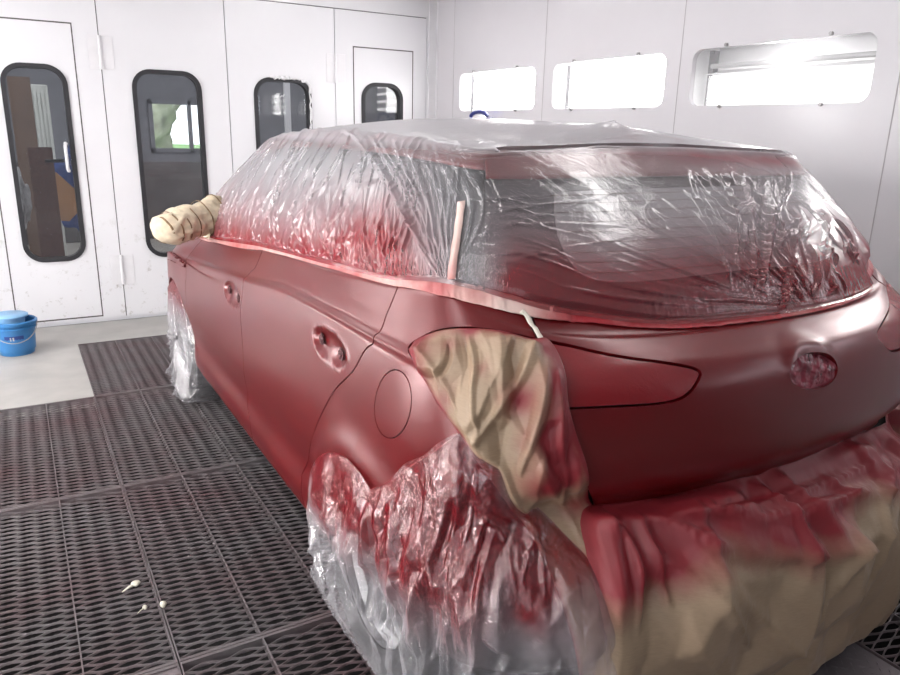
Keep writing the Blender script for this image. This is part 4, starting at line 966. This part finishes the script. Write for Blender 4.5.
for i in range(34):                                 # long soft folds hanging from the roof edge over the side windows
    s = U(7.6, 14.5); folds += fold_st([(s, 15.6), (s-.1+U(-.15, .15), 14.8), (s-.25+U(-.2, .2), 13.6), (s-.2+U(-.3, .3), 12.6)], U(.002, .006), U(.004, .009))
for i in range(22):                                 # folds gathered towards the foot of the rear pillar
    x0 = 330+i*6.5+U(-3, 3); y0 = 128+i*1.7+U(-3, 6); x1 = 436+i*.9+U(-4, 4); folds += fold_px([(x0, y0), (x0+(x1-x0)*.30, y0+26), (x0+(x1-x0)*.68, 218+U(-5, 5)), (x1, 272+U(-5, 6))], U(.003, .0085), U(.004, .008))
for i in range(16):
    x0 = 398+i*5; folds += fold_px([(x0, 150+U(-6, 8)), (x0+22+U(-4, 4), 205), (x0+32-i*2, 262+U(-6, 6))], U(.002, .006), U(.003, .006))
for i in range(18):                                 # streaks fanning over the rear glass from the left edge
    a = U(-.55, .55); x0, y0 = 480+U(-6, 6), 205+i*4; ln = U(50, 150); folds += fold_px([(x0, y0), (x0+ln*.5, y0-math.sin(a)*ln*.3), (x0+ln, y0-math.sin(a)*ln*.65+4)], U(.002, .0045), U(.003, .005))
for i in range(46):                                 # long folds pulled to the lower right corner
    a = i/45; x0 = 560+170*a+U(-25, 25); y0 = 292-120*a+U(-6, 6); x1 = 770+45*a+U(-12, 12); y1 = 306+U(-6, 4)
    folds += fold_px([(x0, y0), ((x0+x1)/2-4, (y0+y1)/2+8*(1-a)), (x1, y1)], U(.0018, .005)*(.55+.8*a), U(.003, .006))
for i in range(24):                                 # steep folds on the right rear corner
    x0 = 680+U(0, 112); y0 = 174+U(0, 8); x1 = x0*.45+395+U(0, 70); y1 = 215+U(0, 80); folds += fold_px([(x0, y0), (x0+U(-6, 8)+(x1-x0)*.3, (y0*.6+y1*.4)), (x1, y1)], U(.005, .012), U(.006, .012))
for i in range(26):
    x0, y0 = 770+U(0, 70), 205+U(0, 80); x1, y1 = x0+U(-30, 26), y0+U(8, 40); folds += fold_px([(x0, y0), ((x0+x1)/2+U(-6, 6), (y0+y1)/2), (x1, y1)], U(.006, .014), U(.005, .010))
for i in range(26):                                 # fine roof folds
    x0 = U(380, 640); folds += fold_px([(x0, 127+U(0, 12)), (x0+U(10, 40), 138+U(0, 12)), (x0+U(30, 90), 150+U(-2, 6))], U(.0006, .0018), U(.004, .008))
pk = np.array([XC, 1.675, 1.455])
def film_disp(P, V):
    S, T = V[:, 0], V[:, 1]; d = np.full(len(P), .009)
    d += .010*np.clip((T-12.0)/.5, 0, 1)+.012*np.exp(-((T-13.2)/1.0)**2)*(1/(1+np.exp((np.abs(S)-4.8)*3)))
    r = np.hypot(P[:, 0]-pk[0], (P[:, 1]-pk[1])*.9); d += .038*np.exp(-r/.09)
    d += .010*np.exp(-((T-15)/.12)**2)*(np.abs(S) < 6)*.4
    bag = np.exp(-((S+5.0)/1.4)**2)*np.exp(-((T-12.9)/.9)**2); d += .004*bag
    d += crumple(P[:, 1]*1.2+P[:, 0], P[:, 2]*1.4, (.0045, .0013, .0003))*(1+1.0*bag)*(1-.65*np.exp(-((S-.8)/2.6)**2)*(T < 15))*np.where(T > 15.2, .25, 1)
    low = np.exp(-np.clip(T-12.0, 0, 9)/.45); d += .0075*(.25+.75*np.clip((S-4)/2, 0, 1))*low*np.abs(FC(S*.5*1.3+3, T*.12+2))*np.clip((T-11.6)*3, 0, 1)
    d += fold_disp(P, folds)
    return np.where(V[:, 2] < .02, np.minimum(d, .007), np.maximum(d, .0065))
def film_paint(P, V):
    S, T = V[:, 0], V[:, 1]; z = P[:, 2]; sidez = np.clip((S-5)/2, 0, 1)
    a = (.9*np.exp(-(np.clip(T-12.05, 0, 9)/1.25)**1.5))*sidez
    a += .35*np.exp(-((S-8.2)/1.1)**2)*np.exp(-((T-12.8)/1.0)**2)
    rear = np.clip(1-(np.abs(S)-4.2)/1.2, 0, 1); a += rear*(.5*np.exp(-((T-14.7)/.3)**2)+1.1*np.exp(-(np.clip(T-12.15, 0, 9)/1.05)**1.6)*np.clip(1.0+(S+1)*.10, .35, 1.15)+.12)
    a += .16*np.exp(-((T-15.1)/.5)**2)*np.clip((S-4)/3, 0, 1)
    a += np.where(S < -4, .35*np.exp(-np.clip(T-12.0, 0, 9)/.7), 0)
    return np.clip(a, 0, 1)
def film_piece(name, s0, s1, mat, parent=None, ds=.02, nt_=125): return strip(name, s0, s1, lambda s: fE(s), lambda s: np.full_like(s, 18.999), mat, parent, off=0, disp=film_disp, attr=film_paint, ds=ds, nt_=nt_)
flm = film_piece('masking_film', -20, 20, 'film', ds=np.concatenate([np.linspace(-20, -7, 130)[:-1], np.linspace(-7, 14.5, 1700)[:-1], np.linspace(14.5, 20, 60)]), nt_=190)
_n = len(flm.data.vertices); _c = np.zeros(_n*3); flm.data.vertices.foreach_get('co', _c); _c = _c.reshape(-1, 3)+np.array([0, 0, 0])
_a = flm.data.attributes.new('clear', 'FLOAT', 'POINT'); _a.data.foreach_set('value', (np.clip((_c[:, 0]-XC+.70)/.12, 0, 1)*np.clip((XC+.35-_c[:, 0])/.4, 0, 1)*np.clip((1.75-_c[:, 1])/.2, 0, 1)*np.clip((1.40-_c[:, 2])/.03, 0, 1)-1.7*np.clip((_c[:, 2]-1.392)/.02, 0, 1)-.45*np.clip((XC-.60-_c[:, 0])/.1, 0, 1)).astype(np.float32))
tag(flm, 'clear crinkled plastic film draped over the car roof and windows, pink at its lower edge', 'plastic film')
# ------------------------------------------------------------------ hanging masks round the tail and the wheels
def drape_cage():
    zs = [0.0, .10, .22, .34, .46, .56, .63, .69]
    rear = [.02, .035, .055, .085, .095, .070, -.015, -.055]; corner = [.0, .01, .03, .05, .06, .05, .02, .01]; side = [.0, .0, .0, .0, .002, .004, .006, .008]
    P = []
    for i, (c, B, R, T) in enumerate(COL):
        c = np.array(c); w1 = np.interp(i, [0, 4, 5.5, 8], [1, .9, 0, 0]); w3_ = np.interp(i, [4, 6, 8], [0, .35, 1]); w2 = max(0, 1-w1-w3_); rows = []
        for k, z in enumerate(zs):
            d = rear[k]*w1+corner[k]*w2+side[k]*w3_; q = c+ON[i]*d; rows.append((0 if i in (0, 20) else q[0], q[1], z))
        for t in (6.5, 7.2, 8, 9, 10, 11):
            p = BODY.ev(i, t)+BODY.nrm(i, t)*.008; rows.append((0 if i in (0, 20) else XC-p[0], p[1], p[2]))
        P.append(rows)
    return P
DR = Surf(drape_cage()); DR.bake(10)
def dpx(pts, n=4, corner=()):  # loop of picture positions laid on the hanging surface
    q = [DR.px(*p) for p in pts]; q = [a for a in q if a is not None]; return spline(np.array(q), True, n, corner)
def dfold(pts, h, w):
    q = [DR.px(*p) for p in pts]
    if any(a is None for a in q): return []
    q = dens(np.array(q), 5); return [(DR.ev(q[:, 0], q[:, 1]), h, w)]
M['tapec'] = M['tape']
# A: kraft paper over the lamp, falling over the bumper corner
LA_px = [(411, 351), (419, 341), (440, 332), (470, 329.5), (500, 333), (530, 341), (545, 340), (556, 352), (564, 372), (567, 400), (573, 425), (581, 450), (588, 480), (594, 512), (598, 545), (612, 600), (618, 674), (585, 690), (572, 640), (556, 590), (535, 545), (505, 500), (480, 462), (464, 437), (450, 417), (434, 394), (421, 372)]
fa = []
for pts, h, w in [([(468, 335), (476, 380), (482, 430)], .012, .008), ([(535, 345), (520, 380), (478, 440)], .016, .012), ([(545, 365), (535, 420), (520, 470)], .016, .012), 
                  ([(480, 445), (505, 470), (525, 520)], .016, .012), ([(556, 375), (560, 440), (566, 520)], .012, .010), ([(420, 350), (445, 380), (460, 410)], .007, .006), ([(548, 400), (545, 450), (575, 500)], -.01, .01), ([(530, 440), (560, 500), (590, 560)], .014, .012), ([(500, 470), (540, 540), (580, 600)], .013, .014)]: fa += dfold(pts, h, w)
def dispA(P, V):
    u, v = V[:, 0]*.28, P[:, 2]; e = np.clip(V[:, 2]/.035, .12, 1)*(.3+.7*np.clip((P[:, 2]-.66)/.15, 0, 1)); return .006+e*(.010+crumple(u*.8, v*.8, (.026, .010, .0008), 1.1)+fold_disp(P, fa))
pa = panel('masking_paper', DR, dpx(LA_px, 4, (0, 23)), 'paper', None, sp=.0055, gap=0, flange=0, disp=dispA, solid=.0006, edge=True,
    attr=lambda P, V: .16+.5*np.clip(1-V[:, 2]/.018, 0, 1)+blobs(P, [(414, 352, .05, .9), (425, 368, .03, .6), (445, 400, .03, .5), (552, 352, .03, .9), (558, 380, .04, 1.1), (562, 420, .055, 1.1), (560, 470, .055, 1.1), (535, 480, .04, .6), (450, 345, .02, .4), (575, 500, .04, .7), (520, 400, .035, .7), (530, 440, .03, .5), (548, 345, .03, .6), (505, 336, .03, .5), (470, 332, .02, .5), (462, 435, .02, .7), (484, 372, .018, .5), (545, 440, .03, .4), (440, 560, .06, .3), (590, 560, .05, .3)], DR))
tag(pa, 'creased brown masking paper taped over the left tail lamp and hanging past the bumper corner', 'masking paper')
# B: kraft paper over the rear bumper
top = dens([DR.px(*p) for p in [(580, 504), (612, 503), (640, 500), (672, 494), (700, 487), (740, 475), (780, 461), (830, 443), (868, 430), (885, 423)]], 4)
ttop = float(top[-1][1]); sl = float(top[-1][0])
lB = np.concatenate([top, line((sl-.15, ttop+.1), (-6.6, 8.2), 20), line((-6.65, 8.0), (-6.9, .7), 14), line((-6.8, .62), (3.6, .55), 60), np.array([DR.px(*p) for p in [(600, 640), (590, 590), (580, 548), (576, 522)]])])
fb_ = []
for pts, h, w in [([(630, 516), (640, 550), (660, 600)], .022, .014), ([(632, 518), (680, 545), (720, 556)], .026, .018), ([(600, 520), (625, 560), (632, 620)], .026, .016), ([(720, 530), (800, 515), (868, 490)], .030, .020), ([(640, 560), (700, 590), (740, 640)], .018, .02), ([(650, 524), (720, 520), (790, 497), (860, 470)], .022, .013),
                  ([(760, 560), (830, 545), (880, 525)], .02, .018), ([(845, 500), (830, 560), (800, 610)], .018, .018), ([(880, 460), (872, 510), (866, 560)], .02, .014), ([(700, 560), (760, 565), (815, 555)], -.014, .016), ([(820, 480), (850, 500), (880, 495)], .018, .01), ([(655, 540), (740, 600), (800, 650)], .016, .02), ([(690, 500), (700, 520), (735, 525)], .016, .01)]: fb_ += dfold(pts, h, w)
def dispB(P, V):
    u, v = V[:, 0]*.28, P[:, 2]; up_ = np.clip((P[:, 2]-.45)/.2, 0, 1); edge = np.clip(V[:, 2]/.05, .06, 1)
    return .003+edge*((.034+.8*crumple(u*.6, v*.6, (.055, .022, .0015), -.3)*(.6+.5*up_))+fold_disp(P, fb_))
pb = panel('masking_paper', DR, lB, 'paper', None, sp=.009, gap=0, flange=0, disp=dispB, solid=.0006, edge=True,
    attr=lambda P, V: .02+1.35*np.clip((P[:, 2]-.48)/.15+.25*np.sin(V[:, 0]*2.1+1)-.15, 0, 1)+blobs(P, [(660, 560, .05, .35), (700, 575, .04, .3), (840, 515, .06, .25), (605, 520, .05, .3)], DR))
tag(pb, 'wide brown masking paper hanging over the rear bumper below the tailgate, red near its top', 'masking paper')
# C: clear film over the rear wheel and bumper corner
LC_px = [(313.5, 507), (312, 486), (315, 466), (323, 455.5), (335, 451), (349, 456), (361, 468), (374, 488.5), (400, 471), (430, 451.5), (462, 431.5), (478, 436), (496, 456), (525, 492), (562, 534), (598, 572), (622, 618), (630, 670), (600, 745), (500, 800), (410, 790), (364, 705), (342, 668), (331, 645), (334, 610), (325, 560)]
fc = []; R2 = np.random.RandomState(5); U2 = R2.uniform
for i in range(20):
    a = i/19; x0 = 332+150*a+U2(-6, 6); y0 = 470+U2(0, 60)-20*a; ln = U2(50, 170); dx = U2(-12, 26); fc += dfold([(x0, y0), (x0+dx*.5+U2(-6, 6), y0+ln*.5), (x0+dx, y0+ln)], U2(.010, .024), U2(.008, .016))
for i in range(26):
    x0, y0 = 480+U2(-25, 60), 445+U2(0, 70); fc += dfold([(x0, y0), (x0+U2(15, 35), y0+40), (x0+U2(35, 75), y0+U2(70, 120))], U2(.005, .014), U2(.005, .010))
for i in range(30):
    x0, y0 = U2(380, 465), U2(440, 490); fc += dfold([(x0, y0+6), (x0+U2(10, 20), y0+2), (x0+U2(25, 42), y0-U2(0, 14))], U2(.003, .008), U2(.003, .006))
def dispC(P, V):
    u, v = V[:, 0]*.28, P[:, 2]; lo = np.clip((.62-P[:, 2])/.35, 0, 1); top_ = np.clip((6.9-V[:, 1])/1.0, .25, 1)
    bulge = .012*np.exp(-((V[:, 0]-8.9)/1.0)**2)*lo
    e = np.clip(V[:, 2]/.075, .06, 1)**.8; return .014*e+.007+e*(bulge+(.012+crumple(u, v*.8, (.030, .020, .004), .2))*(.4+.6*lo)+fold_disp(P, fc)*(.18+.8*lo))
pc = panel('wheel_film', DR, dpx(LC_px, 4, (7, 10)), 'filmw', None, sp=.0058, gap=0, flange=0, disp=dispC, edge=True,
    attr=lambda P, V: np.clip(1.35*np.exp(-((np.clip(.60-P[:, 2], 0, 1))/.20)**2)*np.clip((V[:, 0]-4)/1.2, .55, 1)+blobs(P, [(330, 470, .09, .7), (345, 500, .05, .5), (385, 520, .05, .4), (540, 560, .07, .75), (510, 520, .05, .5), (530, 610, .05, .5), (600, 610, .04, .3), (565, 560, .05, .5), (420, 480, .06, .35), (375, 560, .04, .3)], DR)-.12-.3*np.clip((.42-P[:, 2])/.2, 0, 1), 0, 1))
tag(pc, 'crumpled clear film taped round the rear wheel arch and bumper corner, hanging to the floor', 'plastic film')
# D: film over the front wheel
def wheel_bag(x_out, x_in, y, zc, r, label, foot):
    prof_ = [(.02, x_out-.012), (.12, x_out-.014), (.22, x_out-.012), (.30, x_out-.006), (.335, x_out+.02), (.345, x_out+.06), (.345, x_in-.05), (.335, x_in)]
    nn, kk = 260, 70; tt = np.linspace(0, len(prof_)-1, kk); R = np.interp(tt, range(len(prof_)), [q[0] for q in prof_]); X = np.interp(tt, range(len(prof_)), [q[1] for q in prof_]); A = np.linspace(0, 2*pi, nn, endpoint=False)
    RR, AA = np.meshgrid(R, A, indexing='ij'); XX = np.repeat(X[:, None], nn, 1); av = np.minimum(AA, 2*pi-AA)
    c = crumple(av*.42+XX, XX+RR*1.4, (.024, .016, .007)); c2 = crumple(av*.9, RR*.5+XX*.5, (.02, .012, .004)); low = np.clip(-np.sin(AA-0)*1.3+.35, .25, 1)
    RR2 = RR+(np.abs(c)*.9+np.abs(c2))*low*np.clip(RR/.3, .1, 1); XX2 = XX-(.004+np.abs(c2)*1.3)*low
    Y_ = y+RR2*np.cos(AA); Z_ = zc+RR2*np.sin(AA); lowz = np.clip((.13-Z_)/.16, 0, 1); XX2 = XX2-foot*lowz*(.6+.8*np.abs(c2)/.02)*np.where(XX < x_out+.1, 1, .2); Z_ = np.maximum(Z_, .004+np.abs(c)*.25)
    P = np.stack([XX2, Y_, Z_], -1).reshape(-1, 3); Fc = [(i*nn+j, i*nn+(j+1) % nn, (i+1)*nn+(j+1) % nn, (i+1)*nn+j) for i in range(kk-1) for j in range(nn)]
    o = mkobj('wheel_film', P, Fc, 'filmw', None, True, np.clip((P[:, 2]-.38)/.2, 0, 1)*.9); tag(o, label, 'plastic film'); return o
wheel_bag(XC-.742-.105, XC-.60, 4.0, .335, .34, 'crumpled clear film wrapped round the front wheel, gathered on the grating', .05)
# ---- wrapped door mirror
M['wrap'] = simple('creamy_wrapping_paper', (.62, .52, .38), .6, var=.22, scale=30)
M['wrapd'] = simple('tan_tape_strip', (.22, .13, .06), .55, var=.4, scale=30)
ax0, ax1 = ony(220, 214, 3.36), ony(159, 231, 3.18)
rb = [(0, .068, .090), (.15, .072, .084), (.3, .072, .078), (.42, .068, .070), (.5, .072, .070), (.65, .078, .068), (.82, .076, .064), (.93, .064, .055), (1.0, .044, .038), (1.02, .01, .01)]
n_, mm = 40, 44; tt = np.linspace(0, 1.02, mm); V = []
dax = (ax1-ax0)/np.linalg.norm(ax1-ax0); sy_ = np.cross([0, 0, 1], dax); sy_ /= np.linalg.norm(sy_); sz_ = np.cross(dax, sy_)
for t in tt:
    ry = np.interp(t, [r[0] for r in rb], [r[1] for r in rb]); rz = np.interp(t, [r[0] for r in rb], [r[2] for r in rb])
    for j in range(n_):
        a = 2*pi*j/n_; k = 1+float(crumple(np.array(t*.28), np.array(math.sin(a)*.1+a*.03), (1.2, 2.0, 2.2)))*.07+.035*math.sin(a*2+9*t)+.05*math.exp(-((t*9) % 1-.5)**2*16)*.6
        V.append(ax0+(ax1-ax0)*t+sy_*ry*math.cos(a)*k+sz_*rz*math.sin(a)*k)
Fm = [(i*n_+j, i*n_+(j+1) % n_, (i+1)*n_+(j+1) % n_, (i+1)*n_+j) for i in range(mm-1) for j in range(n_)]
Fm.append(tuple(range(n_))[::-1]); Fm.append(tuple((mm-1)*n_+j for j in range(n_)))
mw = mkobj('wrapped_mirror', V, Fm, 'wrap', None)
tag(mw, 'door mirror wrapped in cream paper and tape, sticking out beside the windscreen pillar', 'wrapped mirror')
for t0 in (.10, .34, .56, .72, .84, .95):
    Vt = []
    for w_ in (-.009, 0, .009):
        ry = np.interp(t0+w_, [r[0] for r in rb], [r[1] for r in rb])*1.10; rz = np.interp(t0+w_, [r[0] for r in rb], [r[2] for r in rb])*1.10
        for j in range(25): a = 2*pi*j/24+pi*.65; Vt.append(ax0+(ax1-ax0)*(t0+w_+.02*math.sin(a*2))+sy_*ry*math.cos(a)*(1+.03*math.sin(5*a))+sz_*rz*math.sin(a))
    o = mkobj('tape_band', Vt, [(i*25+j, i*25+j+1, (i+1)*25+j+1, (i+1)*25+j) for i in range(2) for j in range(24)], 'wrapd', mw); md = o.modifiers.new('t', 'SOLIDIFY'); md.thickness = .001
# paper skirt joining mirror to the door corner
q = dens([(13.2, 12.0), (13.9, 12.05), (14.4, 11.9)], 6); 
sk = strip('mirror_skirt', 12.9, 14.3, lambda s: np.full_like(s, 11.75), lambda s: 12.1+.75*np.clip((s-12.9)/1.4, 0, 1), 'wrap', mw, off=.018, ds=.03, nt_=12, disp=lambda P, V: np.abs(crumple(V[:, 0]*.3, P[:, 2], (.012, .01, .004))), solid=.0008)
# ---- upright tape strip at the rear pillar and small tape tails
def tape_line(name, pts, w, label, surf=BODY, off=.03, mat='tape', par=None):
    q = [surf.px(*p) for p in pts]; q = dens(np.array(q), 6); c = surf.ev(q[:, 0], q[:, 1])+surf.nrm(q[:, 0], q[:, 1])*off; n = surf.nrm(q[:, 0], q[:, 1]); tan = np.gradient(c, axis=0); tan /= np.linalg.norm(tan, axis=1, keepdims=True); sd = np.cross(n, tan)
    ww = np.full(len(c), w)*(1+.08*np.sin(np.arange(len(c))*1.3)); V = np.concatenate([c-sd*ww[:, None]/2, c+sd*ww[:, None]/2]); k = len(c)
    o = mkobj(name, V, [(i, i+1, k+i+1, k+i) for i in range(k-1)], mat, par, True, np.linspace(-.5, .55, k).tolist()*2); md = o.modifiers.new('t', 'SOLIDIFY'); md.thickness = .0008; tag(o, label, 'tape'); return o
tape_line('pillar_tape', [(466, 209), (463, 232), (459, 258), (455.5, 286)], .018, 'short cream tape strip standing upright at the foot of the rear pillar', off=.030, mat='tapes')
tape_line('tape_tail', [(520, 313), (528, 322), (535, 333), (541, 343)], .011, 'narrow white tape tail hanging from the window line to the tail lamp', off=.010)
# ---- lumps of old masking paste on the grating
M['paste'] = simple('dry_cream_putty', (.62, .60, .50), .7, bmp=.5, scale=80)
def lump(x, y, r, sc, label, tail=None, px_=True):
    p = onz(x, y, r*.9) if px_ else (x, y, r); bm = bmesh.new(); bmesh.ops.create_icosphere(bm, subdivisions=3, radius=r)
    for v in bm.verts: k = 1+.16*math.sin(190*v.co.x+2)+.14*math.sin(230*v.co.y)+.1*math.sin(260*v.co.z); v.co = Vector((v.co.x*sc[0]*k, v.co.y*sc[1]*k, v.co.z*sc[2]*k))+Vector(p)
    if tail:
        mb = MB(); mb.bm.free(); mb.bm = bm; e = onz(tail[0], tail[1], .004); mb.tube([tuple(p), tuple((np.array(p)+e)/2+[0, 0, .003]), tuple(e)], [r*.5, r*.4, r*.12], 8)
    me = bpy.data.meshes.new('putty_scrap'); bm.to_mesh(me); bm.free(); me.materials.append(M['paste']); o = bpy.data.objects.new('putty_scrap', me); C.objects.link(o); [setattr(f, 'use_smooth', True) for f in me.polygons]; tag(o, label, 'scrap', 'cream scraps on the grating')
lump(136, 584, .011, (1.3, 1, .7), 'cream scrap with a tail lying on the grating, largest of the three', (122, 592))
lump(163.5, 605, .010, (1, 1, .9), 'round cream scrap on the grating beside the long one')
lump(145, 607.5, .004, (1.6, 2.6, .8), 'small thin cream sliver on the grating below the larger scraps', (137, 614))
# ---- blue and white airline fitting on the wall behind the roof
p0 = onx(481, 116, XR-.06)
o = empty('air_fitting', tuple(p0)); tag(o, 'small blue and white fitting on the right wall, just above the covered roof', 'fitting')
m = MB(); m.sphere(tuple(p0+[-.01, 0, -.03]), .05, (1, 1.8, .75), 18); m.build('white_cap', 'trimw', o, True)
M['navy'] = simple('navy_plastic', (.03, .04, .20), .4)
m = MB(); m.tube([tuple(p0+[-.02, .12*math.cos(a), -.005+.035*math.sin(a)]) for a in np.linspace(0, pi, 12)], .014, 10); m.build('blue_loop', 'navy', o, True)
m = MB(); m.cyl(tuple(p0+[0, .16, -.03]), tuple(p0+[0, -.16, -.03]), .018).cyl(tuple(p0+[.06, .0, -.03]), tuple(p0+[0, 0, -.03]), .02); m.build('pipe', 'navy', o, True)
# ================================================================== world and view
w = bpy.data.worlds.new('daylight'); bpy.context.scene.world = w; w.use_nodes = True
bg = w.node_tree.nodes['Background']; sky = w.node_tree.nodes.new('ShaderNodeTexSky'); sky.sky_type = 'PREETHAM' if False else 'HOSEK_WILKIE'; sky.turbidity = 6; sky.sun_direction = (.3, -.5, .8)
w.node_tree.nodes.remove(sky); bg.inputs[0].default_value = (.86, .93, 1, 1); bg.inputs[1].default_value = 6
vs = bpy.context.scene.view_settings; vs.view_transform = 'Standard'; vs.look = 'None'; vs.gamma = 1; vs.use_curve_mapping = False; vs.exposure = .0
bpy.context.scene.cycles.max_bounces = 10; bpy.context.scene.cycles.transparent_max_bounces = 16
